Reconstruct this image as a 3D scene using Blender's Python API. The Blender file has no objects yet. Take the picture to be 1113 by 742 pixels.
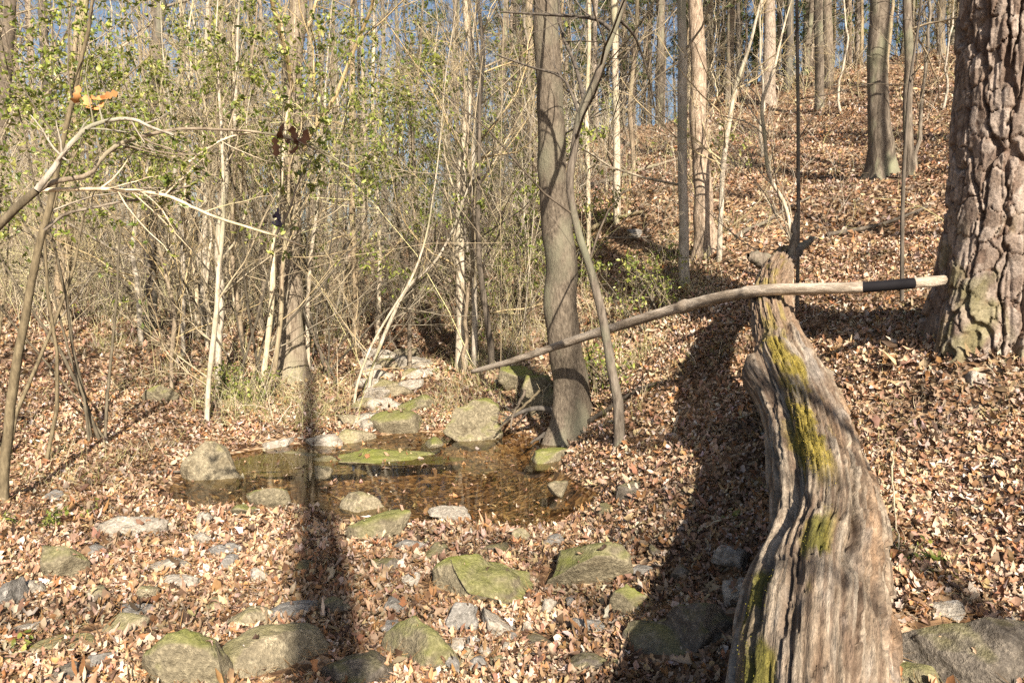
import bpy, math, random
import numpy as np
from mathutils import Vector

SC = bpy.context.scene
COL = SC.collection
RNG = np.random.default_rng(7)
random.seed(7)

# ------------------------------------------------------------------ camera
F = 1113 * 27 / 36.0
PITCH = math.radians(5.0)
EYE = np.array([0.0, 0.0, 1.65])
cam_d = bpy.data.cameras.new('camera')
cam = bpy.data.objects.new('camera', cam_d)
COL.objects.link(cam)
cam_d.lens = 27
cam_d.sensor_width = 36
cam_d.clip_start = 0.05
cam_d.clip_end = 1000
cam.location = EYE
cam.rotation_euler = (math.radians(90) - PITCH, 0, 0)
SC.camera = cam


def at(px, py, Y):
    """world point on the ray through a photo pixel, Y metres ahead"""
    cx = (px - 556.5) / F
    cy = -(py - 371.0) / F
    c, s = math.cos(PITCH), math.sin(PITCH)
    d = np.array([cx, c + cy * s, -s + cy * c])
    return EYE + d * (Y / d[1])


def project(p):
    c, s = math.cos(PITCH), math.sin(PITCH)
    d = np.asarray(p, float) - EYE
    dep = d[..., 1] * c - d[..., 2] * s
    up = d[..., 1] * s + d[..., 2] * c
    dep = np.where(np.abs(dep) < 1e-6, 1e-6, dep)
    return 556.5 + F * d[..., 0] / dep, 371 - F * up / dep, dep


# ------------------------------------------------------------------ noise
def _hash(ix, iy, iz):
    h = (ix.astype(np.int64) * 374761393 + iy.astype(np.int64) * 668265263 + iz.astype(np.int64) * 2147483647) & 0xffffffff
    h = ((h ^ (h >> 13)) * 1274126177) & 0xffffffff
    h = ((h ^ (h >> 16)) * 2246822519) & 0xffffffff
    return ((h ^ (h >> 15)) & 0xffffff) / float(0xffffff)


def vnoise(x, y, z=0.0):
    x, y, z = np.broadcast_arrays(np.asarray(x, float), np.asarray(y, float), np.asarray(z, float))
    ix, iy, iz = np.floor(x), np.floor(y), np.floor(z)
    fx, fy, fz = x - ix, y - iy, z - iz
    fx, fy, fz = [f * f * (3 - 2 * f) for f in (fx, fy, fz)]
    r = 0
    for a in (0, 1):
        for b in (0, 1):
            for c in (0, 1):
                w = (fx if a else 1 - fx) * (fy if b else 1 - fy) * (fz if c else 1 - fz)
                r = r + w * _hash(ix + a, iy + b, iz + c)
    return r


def fbm(x, y, z=0.0, oct=4):
    r, amp, tot = 0, 1.0, 0
    for k in range(oct):
        f = 2 ** k
        r = r + amp * vnoise(np.asarray(x) * f + 17 * k, np.asarray(y) * f + 31 * k, np.asarray(z) * f + 7 * k)
        tot += amp
        amp *= .5
    return r / tot


def worley(x, y, perx):
    """jittered cells, periodic in x; returns F1, F2 and a random value per cell"""
    ix, iy = np.floor(x), np.floor(y)
    d1 = np.full(x.shape, 9.0)
    d2 = np.full(x.shape, 9.0)
    idv = np.zeros(x.shape)
    for a in (-1, 0, 1):
        for b in (-1, 0, 1):
            cx, cy = ix + a, iy + b
            wx = np.mod(cx, perx)
            jx = _hash(wx, cy, np.zeros_like(cx) + 1) * .8 + .1
            jy = _hash(wx, cy, np.zeros_like(cx) + 2) * .8 + .1
            d = np.hypot(cx + jx - x, cy + jy - y)
            idn = _hash(wx, cy, np.zeros_like(cx) + 3)
            closer = d < d1
            d2 = np.where(closer, d1, np.minimum(d2, d))
            idv = np.where(closer, idn, idv)
            d1 = np.where(closer, d, d1)
    return d1, d2, idv


def smooth(a, b, x):
    t = np.clip((np.asarray(x, float) - a) / (b - a), 0, 1)
    return t * t * (3 - 2 * t)


# ------------------------------------------------------------------ terrain height
CP = []
for px, py, Y in [
    (20, 730, 3.0), (300, 735, 3.05), (556, 735, 3.1), (720, 735, 3.05), (1000, 735, 2.7),
    (0, 600, 4.3), (150, 620, 4.2), (300, 600, 4.5), (556, 590, 4.7), (640, 572, 5.15), (500, 574, 5.2), (400, 566, 5.45),
    (200, 550, 5.7), (300, 548, 5.8), (170, 520, 6.4), (100, 520, 6.25), (0, 500, 6.3), (0, 430, 8.5), (100, 430, 8.7),
    (200, 440, 8.8), (280, 455, 8.6), (340, 472, 8.3), (100, 380, 11), (250, 380, 11), (0, 370, 11), (65, 335, 15),
    (200, 330, 16), (300, 370, 11.5), (430, 440, 10), (430, 410, 11.7), (425, 380, 13.5), (430, 350, 16), (430, 330, 20),
    (430, 285, 40), (500, 400, 11), (540, 420, 9.5), (600, 455, 8.5), (625, 466, 8.2), (672, 482, 6.6),
    (668, 525, 5.8), (690, 560, 4.9), (690, 520, 5.4), (720, 640, 4.0), (760, 600, 4.1), (800, 640, 3.5), (700, 470, 6.6),
    (757, 460, 6.0), (700, 420, 7.6), (640, 420, 8.8), (780, 400, 6.9), (780, 350, 8.2), (700, 350, 9.5), (650, 380, 9.5),
    (560, 380, 11), (560, 330, 14), (640, 330, 11.5), (700, 310, 11), (765, 275, 10.5), (670, 222, 14), (600, 260, 15),
    (556, 270, 16), (500, 290, 18), (640, 150, 24), (720, 150, 22), (957, 192, 13), (1000, 250, 9.5), (880, 250, 10.5),
    (850, 190, 15), (1000, 150, 15), (850, 130, 21), (770, 180, 17), (1000, 90, 22), (1000, 60, 27), (870, 82, 28),
    (760, 112, 28), (700, 148, 27), (950, 450, 4.9), (1065, 388, 4.9), (1100, 450, 4.5), (1100, 520, 3.9),
    (1050, 600, 3.4), (1000, 560, 3.9), (980, 640, 3.1), (1100, 660, 3.0), (900, 350, 7.3), (1000, 330, 6.8), (880, 400, 5.9),
    (930, 520, 4.1), (1000, 290, 8.0)]:
    CP.append(at(px, py, Y))
CP += [np.array(p, float) for p in [
    (-2.6, 6.5, -.24), (-2, 6.5, -.32), (-.8, 6.4, -.36), (0, 6.4, -.36), (.45, 6.2, -.3), (.62, 6.1, -.26), (.6, 5.78, -.2), (.3, 5.62, -.2), (-.3, 5.68, -.2), (-1, 5.85, -.2), (-1.8, 6.05, -.2), (-1, 7.5, -.34), (.1, 7.7, -.36), (.1, 8.3, -.3), (-2.2, 7.3, -.28),
    (.4, 8.3, -.26), (-1.6, 8.0, -.2), (-.9, 8.1, -.22),
    (5, 3, 1.0), (6, 5, 2.0), (8, 8, 3.4), (12, 12, 5.5), (14, 4, 4), (15, 20, 8), (20, 30, 10.5), (25, 15, 8), (5, 0, .9), (8, -5, 1.5),
    (0, 0, 0), (2, 0, .15), (-2, 0, .05), (1, 1.8, .05), (-1.5, 1.5, .03), (2.2, 2, .3), (-5, 3, .25), (-6, 6, .4), (-9, 10, .9), (-12, 16, 1.3), (0, -6, .1), (-6, -6, .4),
    (5, -12, .8), (-20, 10, 1.5), (-20, 30, 3), (-10, 40, 3), (0, 45, 4), (6, 40, 6.0), (12, 40, 8), (15, 50, 7), (40, 45, 9), (-40, 40, 5), (-40, -20, 2),
    (40, -20, 5), (0, -40, 1), (0, 100, 5), (-80, 100, 8), (80, 100, 8), (100, -60, 5), (-100, -60, 4), (0, -100, 2), (110, 20, 8), (-110, 20, 5)]]
CP = np.array(CP)


def _tps(r2):
    return np.where(r2 > 1e-9, .5 * r2 * np.log(np.maximum(r2, 1e-9)), 0)


_n = len(CP)
_K = _tps(((CP[:, None, :2] - CP[None, :, :2]) ** 2).sum(-1)) + np.eye(_n) * .04
_Pm = np.c_[np.ones(_n), CP[:, :2]]
_A = np.block([[_K, _Pm], [_Pm.T, np.zeros((3, 3))]])
_w = np.linalg.solve(_A, np.r_[CP[:, 2], 0, 0, 0])


def height(x, y):
    x = np.asarray(x, float)
    y = np.asarray(y, float)
    sh = x.shape
    x, y = x.ravel(), y.ravel()
    out = np.empty(x.shape)
    for i in range(0, len(x), 20000):
        xs, ys = x[i:i + 20000], y[i:i + 20000]
        r2 = (xs[:, None] - CP[None, :, 0]) ** 2 + (ys[:, None] - CP[None, :, 1]) ** 2
        out[i:i + 20000] = _tps(r2) @ _w[:_n] + _w[_n] + _w[_n + 1] * xs + _w[_n + 2] * ys
    d = np.hypot(x, y)
    bump = (fbm(x * 1.3, y * 1.3, 0, 3) - .5) * .10 + (fbm(x * 5, y * 5, 3, 2) - .5) * .035
    bump = bump + (fbm(x * .35, y * .35, 9, 2) - .5) * .5 * smooth(9, 22, d)
    out = out + bump * (1 - .6 * smooth(60, 100, d))
    return out.reshape(sh)


def ground(x, y):
    return float(height(np.array([x]), np.array([y]))[0])


def hit(px, py, ymin=1.5, ymax=60):
    """first terrain point on the ray through a photo pixel"""
    Y = np.exp(np.linspace(math.log(ymin), math.log(ymax), 400))
    P = np.array([at(px, py, y) for y in Y])
    b = np.where(P[:, 2] <= np.maximum(height(P[:, 0], P[:, 1]), -.145))[0]
    if len(b) == 0:
        return None
    return P[b[0]]


# ------------------------------------------------------------------ mesh helpers
def mesh(name, V, faces, mat=None, smoothed=True, cols=None, grain=None):
    """faces: list of index arrays, each (n, k)"""
    V = np.asarray(V, np.float32)
    me = bpy.data.meshes.new(name)
    me.vertices.add(len(V))
    me.vertices.foreach_set('co', V.ravel())
    faces = [np.asarray(f, np.int32) for f in faces if len(f)]
    loops = np.concatenate([f.ravel() for f in faces])
    sizes = np.concatenate([np.full(len(f), f.shape[1], np.int32) for f in faces])
    starts = np.r_[0, np.cumsum(sizes)[:-1]].astype(np.int32)
    me.loops.add(len(loops))
    me.loops.foreach_set('vertex_index', loops)
    me.polygons.add(len(sizes))
    me.polygons.foreach_set('loop_start', starts)
    me.polygons.foreach_set('loop_total', sizes)
    me.polygons.foreach_set('use_smooth', np.full(len(sizes), smoothed))
    me.update(calc_edges=True)
    if cols is not None:
        a = me.color_attributes.new('tint', 'FLOAT_COLOR', 'POINT')
        c4 = np.ones((len(V), 4), np.float32)
        c4[:, :3] = cols
        a.data.foreach_set('color', c4.ravel())
    if grain is not None:
        a = me.attributes.new('grain', 'FLOAT_VECTOR', 'POINT')
        a.data.foreach_set('vector', np.asarray(grain, np.float32).ravel())
    if mat is not None:
        me.materials.append(mat)
    return me


def obj(name, me, parent=None, loc=None):
    o = bpy.data.objects.new(name, me)
    COL.objects.link(o)
    if parent is not None:
        o.parent = parent
    if loc is not None:
        o.location = loc
    return o


def tag(o, label=None, cat=None, group=None, kind=None):
    if label:
        o['label'] = label
    if cat:
        o['category'] = cat
    if group:
        o['group'] = group
    if kind:
        o['kind'] = kind
    return o


def norm(v):
    return v / np.maximum(np.linalg.norm(v, axis=-1, keepdims=True), 1e-9)


def tubes(P, R, sides, cap=False):
    """P (T,n,3), R (T,n) -> V, [quads]"""
    T, n, _ = P.shape
    t = norm(np.gradient(P, axis=1))
    ref = np.where(np.abs(t[..., 2:3]) > .8, np.array([1.0, .13, 0]), np.array([.11, .07, 1.0]))
    ref = np.broadcast_to(ref.mean(axis=1, keepdims=True), t.shape)
    u = norm(np.cross(t, ref))
    v = np.cross(t, u)
    a = np.linspace(0, 2 * np.pi, sides, endpoint=False)
    V = P[:, :, None] + R[:, :, None, None] * (np.cos(a)[None, None, :, None] * u[:, :, None] + np.sin(a)[None, None, :, None] * v[:, :, None])
    base = (np.arange(T) * n * sides)[:, None, None]
    i = np.arange(n - 1)[None, :, None] * sides
    j = np.arange(sides)[None, None, :]
    j2 = (j + 1) % sides
    Q = np.stack([base + i + j, base + i + j2, base + i + sides + j2, base + i + sides + j], -1).reshape(-1, 4)
    return V.reshape(-1, 3), Q


class Bag:
    def __init__(self):
        self.V, self.F4, self.F3, self.C, self.n = [], [], [], [], 0

    def add(self, V, Q=None, T=None, col=None):
        V = np.asarray(V).reshape(-1, 3)
        if Q is not None and len(Q):
            self.F4.append(np.asarray(Q) + self.n)
        if T is not None and len(T):
            self.F3.append(np.asarray(T) + self.n)
        self.V.append(V)
        if col is not None:
            c = np.broadcast_to(np.asarray(col, float), V.shape) if np.ndim(col) == 1 else col
            self.C.append(c)
        self.n += len(V)

    def build(self, name, mat, smoothed=True, shift=None):
        V = np.concatenate(self.V)
        if shift is not None:
            V = V - np.asarray(shift)
        f = []
        if self.F4:
            f.append(np.concatenate(self.F4))
        if self.F3:
            f.append(np.concatenate(self.F3))
        return mesh(name, V, f, mat, smoothed, np.concatenate(self.C) if self.C else None)


def resample(P, R, n):
    """Catmull-like smooth resample of a polyline with radii"""
    P, R = np.asarray(P, float), np.asarray(R, float)
    s = np.r_[0, np.cumsum(np.linalg.norm(np.diff(P, axis=0), axis=1))]
    t = np.linspace(0, s[-1], n)
    m = np.gradient(P, s, axis=0) if len(P) > 2 else np.repeat((P[-1:] - P[:1]) / s[-1], len(P), 0)
    k = np.clip(np.searchsorted(s, t, side='right') - 1, 0, len(s) - 2)
    h = (s[k + 1] - s[k])[:, None]
    x = ((t - s[k])[:, None]) / h
    out = (2 * x ** 3 - 3 * x ** 2 + 1) * P[k] + (x ** 3 - 2 * x ** 2 + x) * h * m[k] + (-2 * x ** 3 + 3 * x ** 2) * P[k + 1] + (x ** 3 - x ** 2) * h * m[k + 1]
    return out, np.interp(t, s, R)


def grow(rng, P, R, m, tmin, tmax, ang, lenf, npts, wob, up, rf=.5, minr=.0015, angj=.35):
    """m children on every parent tube; returns (P, R) of the children"""
    T, n, _ = P.shape
    seg = np.linalg.norm(np.diff(P, axis=1), axis=2)
    L = seg.sum(1)
    t = rng.uniform(tmin, tmax, (T, m))
    idx = t * (n - 1)
    i0 = np.clip(idx.astype(int), 0, n - 2)
    fr = (idx - i0)[..., None]
    ti = np.arange(T)[:, None]
    p = P[ti, i0] * (1 - fr) + P[ti, i0 + 1] * fr
    r = R[ti, i0] * (1 - fr[..., 0]) + R[ti, i0 + 1] * fr[..., 0]
    d = norm(P[ti, i0 + 1] - P[ti, i0])
    rv = norm(rng.normal(size=d.shape))
    perp = norm(rv - d * (rv * d).sum(-1, keepdims=True))
    a = ang + rng.normal(0, angj, (T, m))[..., None] * ang
    cd = norm(d * np.cos(a) + perp * np.sin(a))
    ln = L[:, None] * lenf * rng.uniform(.55, 1.2, (T, m)) * (1.15 - .6 * (t - tmin) / max(tmax - tmin, 1e-6))
    K = T * m
    p, cd, ln, r = p.reshape(K, 3), cd.reshape(K, 3), ln.reshape(K), r.reshape(K)
    step = ln / (npts - 1)
    out = np.empty((K, npts, 3))
    out[:, 0] = p
    for k in range(1, npts):
        cd = norm(cd + rng.normal(0, wob, cd.shape) + np.array([0, 0, up]))
        out[:, k] = out[:, k - 1] + cd * step[:, None]
    r0 = np.maximum(np.minimum(r * .85, r * rf + .0), minr)
    tap = np.linspace(1, .35, npts)[None]
    return out, np.maximum(r0[:, None] * tap, minr * .8)


# ------------------------------------------------------------------ materials
def newmat(name):
    m = bpy.data.materials.new(name)
    m.use_nodes = True
    nt = m.node_tree
    nt.nodes.clear()
    out = nt.nodes.new('ShaderNodeOutputMaterial')
    return m, nt, out


def nd(nt, t, **kw):
    n = nt.nodes.new(t)
    for k, v in kw.items():
        if k.startswith('i_'):
            key = k[2:]
            n.inputs[int(key) if key.isdigit() else key.replace('_', ' ')].default_value = v
        else:
            setattr(n, k, v)
    return n


def ramp(nt, fac, stops):
    r = nt.nodes.new('ShaderNodeValToRGB')
    e = r.color_ramp.elements
    while len(e) < len(stops):
        e.new(.5)
    for el, (p, c) in zip(e, stops):
        el.position = p
        el.color = (*c, 1) if len(c) == 3 else c
    nt.links.new(fac, r.inputs[0])
    return r.outputs[0]


def bsdf(nt, out, rough=.8, spec=.3):
    b = nt.nodes.new('ShaderNodeBsdfPrincipled')
    b.inputs['Roughness'].default_value = rough
    b.inputs['Specular IOR Level'].default_value = spec
    nt.links.new(b.outputs[0], out.inputs[0])
    return b


def mix(nt, fac, a, b, mode='MIX'):
    n = nt.nodes.new('ShaderNodeMix')
    n.data_type = 'RGBA'
    n.blend_type = mode
    for sock, v in ((n.inputs[0], fac), (n.inputs[6], a), (n.inputs[7], b)):
        if isinstance(v, (float, int)):
            sock.default_value = v
        elif isinstance(v, tuple):
            sock.default_value = (*v, 1)
        else:
            nt.links.new(v, sock)
    return n.outputs[2]


def bump(nt, b, h, strength, dist):
    n = nt.nodes.new('ShaderNodeBump')
    n.inputs['Strength'].default_value = strength
    n.inputs['Distance'].default_value = dist
    nt.links.new(h, n.inputs['Height'])
    nt.links.new(n.outputs[0], b.inputs['Normal'])


def noise(nt, vec, scale, detail=4, rough=.6):
    n = nd(nt, 'ShaderNodeTexNoise')
    n.inputs['Scale'].default_value = scale
    n.inputs['Detail'].default_value = detail
    n.inputs['Roughness'].default_value = rough
    if vec is not None:
        nt.links.new(vec, n.inputs['Vector'])
    return n.outputs['Fac']


def objco(nt, sc=(1, 1, 1)):
    tc = nd(nt, 'ShaderNodeTexCoord')
    mp = nd(nt, 'ShaderNodeMapping')
    mp.inputs['Scale'].default_value = sc
    nt.links.new(tc.outputs['Object'], mp.inputs['Vector'])
    return mp.outputs[0]


def varied(nt, col, amt=.25):
    """each copy a little lighter or darker, redder or greyer than the next"""
    oi = nd(nt, 'ShaderNodeObjectInfo')
    mr = nd(nt, 'ShaderNodeMapRange')
    mr.inputs[3].default_value = 1 - amt
    mr.inputs[4].default_value = 1 + amt
    nt.links.new(oi.outputs['Random'], mr.inputs[0])
    h = nd(nt, 'ShaderNodeHueSaturation')
    nt.links.new(mr.outputs[0], h.inputs['Value'])
    nt.links.new(mr.outputs[0], h.inputs['Saturation'])
    nt.links.new(col, h.inputs['Color'])
    return h.outputs[0]


def bark(name, c0, c1, c2, sc=14, stretch=.16, bstr=.7, lichen=None):
    m, nt, out = newmat(name)
    b = bsdf(nt, out, .9, .15)
    n1 = noise(nt, objco(nt, (1, 1, stretch)), sc, 6, .7)
    n2 = noise(nt, objco(nt, (1, 1, .5)), 2.2, 3, .6)
    col = ramp(nt, n1, [(.3, c0), (.5, c1), (.68, c2)])
    if lichen:
        f = ramp(nt, n2, [(.5, (0, 0, 0)), (.64, (1, 1, 1))])
        col = mix(nt, f, col, lichen)
    nt.links.new(varied(nt, col), b.inputs['Base Color'])
    bump(nt, b, n1, bstr, .02)
    return m


def tinted(name, rough=.7, spec=.3, trans=0.0, nscale=None, namt=.35, bstr=0.0):
    """base colour from the mesh's own tint, optionally with some light let through"""
    m, nt, out = newmat(name)
    b = bsdf(nt, out, rough, spec)
    at_ = nd(nt, 'ShaderNodeAttribute', attribute_name='tint')
    col = at_.outputs['Color']
    if nscale:
        n = noise(nt, objco(nt), nscale, 5, .65)
        g = ramp(nt, n, [(.25, (1 - namt,) * 3), (.75, (1 + namt * .4,) * 3)])
        col = mix(nt, 1.0, col, g, 'MULTIPLY')
        if bstr:
            bump(nt, b, n, bstr, .01)
    nt.links.new(col, b.inputs['Base Color'])
    if trans:
        tr = nd(nt, 'ShaderNodeBsdfTranslucent')
        nt.links.new(col, tr.inputs[0])
        ms = nd(nt, 'ShaderNodeMixShader')
        ms.inputs[0].default_value = trans
        nt.links.new(b.outputs[0], ms.inputs[1])
        nt.links.new(tr.outputs[0], ms.inputs[2])
        nt.links.new(ms.outputs[0], out.inputs[0])
    return m


M = {}
M['grey_bark'] = bark('grey_bark', (.055, .045, .036), (.15, .125, .1), (.25, .215, .175), 26, .22, .9, (.2, .2, .14))
M['mottled_bark'] = bark('mottled_bark', (.045, .038, .031), (.13, .108, .085), (.22, .188, .15), 44, .35, 1.0, (.17, .16, .12))
M['tan_bark'] = bark('tan_bark', (.10, .075, .055), (.25, .2, .145), (.38, .32, .24), 26, .18, .9, (.28, .25, .17))
M['pale_bark'] = bark('pale_bark', (.2, .16, .115), (.48, .41, .31), (.66, .59, .48), 26, .3, .7, (.32, .3, .2))
M['pink_bark'] = bark('pink_bark', (.11, .085, .065), (.32, .255, .2), (.48, .41, .335), 30, .3, 1.0)
M['dark_bark'] = bark('dark_bark', (.04, .035, .028), (.10, .085, .07), (.17, .145, .12), 20, .2, .6)
M['olive_bark'] = bark('olive_bark', (.05, .042, .03), (.12, .1, .07), (.2, .17, .12), 30, .3, .4)
M['twig'] = bark('twig', (.2, .15, .09), (.38, .31, .2), (.52, .44, .3), 9, .5, .2)
M['grey_twig'] = bark('grey_twig', (.13, .105, .08), (.26, .22, .165), (.38, .33, .25), 9, .5, .2)
M['dark_twig'] = bark('dark_twig', (.05, .04, .03), (.1, .08, .06), (.16, .13, .1), 9, .5, .2)
M['leaf_litter'] = tinted('leaf_litter', .62, .3, .12, 60, .3)
M['green_leaf'] = tinted('green_leaf', .38, .45, .35)
M['needles'] = tinted('needles', .5, .35, .2)
M['brush'] = tinted('brush', .75, .25, .12)
M['plated_bark'] = tinted('plated_bark', .85, .25, 0, 70, .6, .7)
M['weathered_wood'] = tinted('weathered_wood', .82, .25)
_nt = M['weathered_wood'].node_tree
_b = [n for n in _nt.nodes if n.type == 'BSDF_PRINCIPLED'][0]
_g = nd(_nt, 'ShaderNodeAttribute', attribute_name='grain')
_h = []
for _s, _lo, _hi, _p0, _p1 in (((7, 7, 2.2), .7, 1.12, .34, .62), ((34, 34, 4.5), .6, 1.2, .32, .64), ((90, 90, 16), .6, 1.25, .3, .7)):
    _mp = nd(_nt, 'ShaderNodeMapping')
    _mp.inputs['Scale'].default_value = _s
    _nt.links.new(_g.outputs['Vector'], _mp.inputs['Vector'])
    _nz = noise(_nt, _mp.outputs[0], 4, 5, .65)
    _old = _b.inputs['Base Color'].links[0].from_socket
    _nt.links.new(mix(_nt, 1.0, _old, ramp(_nt, _nz, [(_p0, (_lo,) * 3), (_p1, (_hi,) * 3)]), 'MULTIPLY'), _b.inputs['Base Color'])
    _h.append(_nz)
bump(_nt, _b, _h[1], .9, .012)
M['moss'] = tinted('moss', .9, .1, .1)


def rockmat(name, c0, c1, moss_lo, moss_hi, mossc=(.12, .13, .025), wet=.75):
    m, nt, out = newmat(name)
    b = bsdf(nt, out, wet, .3)
    oi = nd(nt, 'ShaderNodeObjectInfo')
    tc = nd(nt, 'ShaderNodeTexCoord')
    ad = nd(nt, 'ShaderNodeVectorMath', operation='ADD')
    nt.links.new(tc.outputs['Object'], ad.inputs[0])
    sc = nd(nt, 'ShaderNodeVectorMath', operation='SCALE')
    nt.links.new(oi.outputs['Location'], sc.inputs[0])
    sc.inputs['Scale'].default_value = 3.0
    nt.links.new(sc.outputs[0], ad.inputs[1])
    n1 = noise(nt, ad.outputs[0], 5, 6, .65)
    n2 = noise(nt, ad.outputs[0], 45, 5, .7)
    n3 = noise(nt, ad.outputs[0], 3.2, 4, .6)
    col = ramp(nt, n1, [(.3, c0), (.7, c1)])
    col = mix(nt, .6, col, ramp(nt, n2, [(.32, tuple(x * .35 for x in c0)), (.5, c0), (.7, tuple(min(x * 1.35, .8) for x in c1))]))
    n4 = noise(nt, ad.outputs[0], 14, 6, .75)
    lich = ramp(nt, n4, [(.58, (0, 0, 0)), (.66, (.7, .7, .7))])
    col = mix(nt, lich, col, tuple(min(x * 1.5, .62) for x in c1))
    dk = ramp(nt, noise(nt, ad.outputs[0], 8, 5, .7), [(.3, (.45, .42, .38)), (.48, (1, 1, 1))])
    col = mix(nt, 1.0, col, dk, 'MULTIPLY')
    ge = nd(nt, 'ShaderNodeNewGeometry')
    sp = nd(nt, 'ShaderNodeSeparateXYZ')
    nt.links.new(ge.outputs['Normal'], sp.inputs[0])
    ma = nd(nt, 'ShaderNodeMath', operation='MULTIPLY_ADD')
    nt.links.new(n3, ma.inputs[0])
    ma.inputs[1].default_value = 1.6
    nt.links.new(sp.outputs['Z'], ma.inputs[2])
    f = ramp(nt, ma.outputs[0], [(moss_lo / 3, (0, 0, 0)), (moss_hi / 3, (1, 1, 1))])
    md = nd(nt, 'ShaderNodeMath', operation='DIVIDE')
    nt.links.new(ma.outputs[0], md.inputs[0])
    md.inputs[1].default_value = 3
    f = ramp(nt, md.outputs[0], [(moss_lo / 3, (0, 0, 0)), (moss_hi / 3, (1, 1, 1))])
    mcol = mix(nt, n2, tuple(x * .5 for x in mossc), tuple(x * 1.5 for x in mossc))
    nt.links.new(mix(nt, f, col, mcol), b.inputs['Base Color'])
    hh = nd(nt, 'ShaderNodeMath', operation='MULTIPLY_ADD')
    nt.links.new(n4, hh.inputs[0])
    hh.inputs[1].default_value = 1.5
    nt.links.new(n2, hh.inputs[2])
    bump(nt, b, hh.outputs[0], .8, .03)
    return m


M['rock_mossy'] = rockmat('rock_mossy', (.17, .145, .095), (.34, .295, .2), 1.15, 1.95, (.2, .215, .045))
M['rock_tan'] = rockmat('rock_tan', (.23, .195, .13), (.42, .36, .25), 1.5, 2.4, (.26, .25, .07))
M['rock_grey'] = rockmat('rock_grey', (.2, .19, .175), (.4, .375, .345), 2.2, 2.8)
M['rock_pale'] = rockmat('rock_pale', (.34, .3, .245), (.55, .5, .43), 2.3, 3.0)
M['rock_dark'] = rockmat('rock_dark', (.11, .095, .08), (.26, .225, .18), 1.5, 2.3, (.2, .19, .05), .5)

# ground: dark leaf mould between the leaves, leaf-sized flecks farther up
m, nt, out = newmat('forest_floor')
b = bsdf(nt, out, .85, .2)
co = objco(nt)
vo = nd(nt, 'ShaderNodeTexVoronoi')
vo.inputs['Scale'].default_value = 21
nt.links.new(co, vo.inputs['Vector'])
sep = nd(nt, 'ShaderNodeSeparateColor')
nt.links.new(vo.outputs['Color'], sep.inputs[0])
leafc = ramp(nt, sep.outputs[0], [(0, (.07, .04, .022)), (.3, (.14, .08, .045)), (.55, (.26, .16, .09)), (.8, (.36, .24, .145)), (1, (.46, .34, .23))])
nb = noise(nt, co, 1.1, 4, .6)
soil = ramp(nt, noise(nt, co, 30, 5, .7), [(.3, (.045, .03, .02)), (.7, (.14, .09, .055))])
fl = ramp(nt, nb, [(.3, (.75, .75, .75)), (.6, (1, 1, 1))])
nt.links.new(mix(nt, fl, soil, leafc), b.inputs['Base Color'])
bump(nt, b, vo.outputs['Distance'], .8, .03)
M['forest_floor'] = m

m, nt, out = newmat('stream_water')
gl = nd(nt, 'ShaderNodeBsdfGlossy')
gl.inputs['Roughness'].default_value = .004
gl.inputs['Color'].default_value = (.95, .95, .95, 1)
tr = nd(nt, 'ShaderNodeBsdfTransparent')
tr.inputs[0].default_value = (.62, .56, .43, 1)
fr = nd(nt, 'ShaderNodeFresnel')
# the same mirror share from above and from below, so sunlight reaches the bed
gb = nd(nt, 'ShaderNodeNewGeometry')
ir = nd(nt, 'ShaderNodeMapRange')
ir.inputs[3].default_value = 1.33
ir.inputs[4].default_value = 1 / 1.33
nt.links.new(gb.outputs['Backfacing'], ir.inputs[0])
nt.links.new(ir.outputs[0], fr.inputs['IOR'])
ms = nd(nt, 'ShaderNodeMixShader')
nz = noise(nt, objco(nt, (1, 1.6, 1)), 7, 3, .5)
bp = nd(nt, 'ShaderNodeBump')
bp.inputs['Strength'].default_value = .035
bp.inputs['Distance'].default_value = .02
nt.links.new(nz, bp.inputs['Height'])
nt.links.new(bp.outputs[0], gl.inputs['Normal'])
nt.links.new(bp.outputs[0], fr.inputs['Normal'])
nt.links.new(fr.outputs[0], ms.inputs[0])
nt.links.new(tr.outputs[0], ms.inputs[1])
nt.links.new(gl.outputs[0], ms.inputs[2])
nt.links.new(ms.outputs[0], out.inputs[0])
M['stream_water'] = m

# ------------------------------------------------------------------ daylight
SUN_AZ = math.radians(15)     # shadows run this far to the left of straight ahead
SUN_EL = math.radians(33)
w = bpy.data.worlds.new('World')
SC.world = w
w.use_nodes = True
nt = w.node_tree
bg = nt.nodes['Background']
sky = nt.nodes.new('ShaderNodeTexSky')
sky.sky_type = 'NISHITA'
sky.sun_disc = False
sky.sun_elevation = SUN_EL
sky.air_density = 1.0
sky.dust_density = 2.2
# the sun stands behind the camera, to its right
to_sun = Vector((math.sin(SUN_AZ) * math.cos(SUN_EL), -math.cos(SUN_AZ) * math.cos(SUN_EL), math.sin(SUN_EL)))
sky.sun_rotation = math.atan2(to_sun.x, to_sun.y)
nt.links.new(sky.outputs[0], bg.inputs[0])
bg.inputs[1].default_value = .055
sd = bpy.data.lights.new('sun', 'SUN')
sd.energy = 5.0
sd.angle = math.radians(.55)
sd.color = (1, .89, .735)
so = bpy.data.objects.new('sun', sd)
COL.objects.link(so)
so.rotation_euler = to_sun.to_track_quat('Z', 'Y').to_euler()
so.location = (4, -8, 12)
SC.view_settings.view_transform = 'Standard'
SC.view_settings.look = 'None'
SC.view_settings.exposure = 1.22
SC.view_settings.gamma = 1
SC.cycles.max_bounces = 6
SC.cycles.diffuse_bounces = 1
SC.cycles.transparent_max_bounces = 8
SC.cycles.use_denoising = False
SC.cycles.adaptive_threshold = .006

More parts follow.
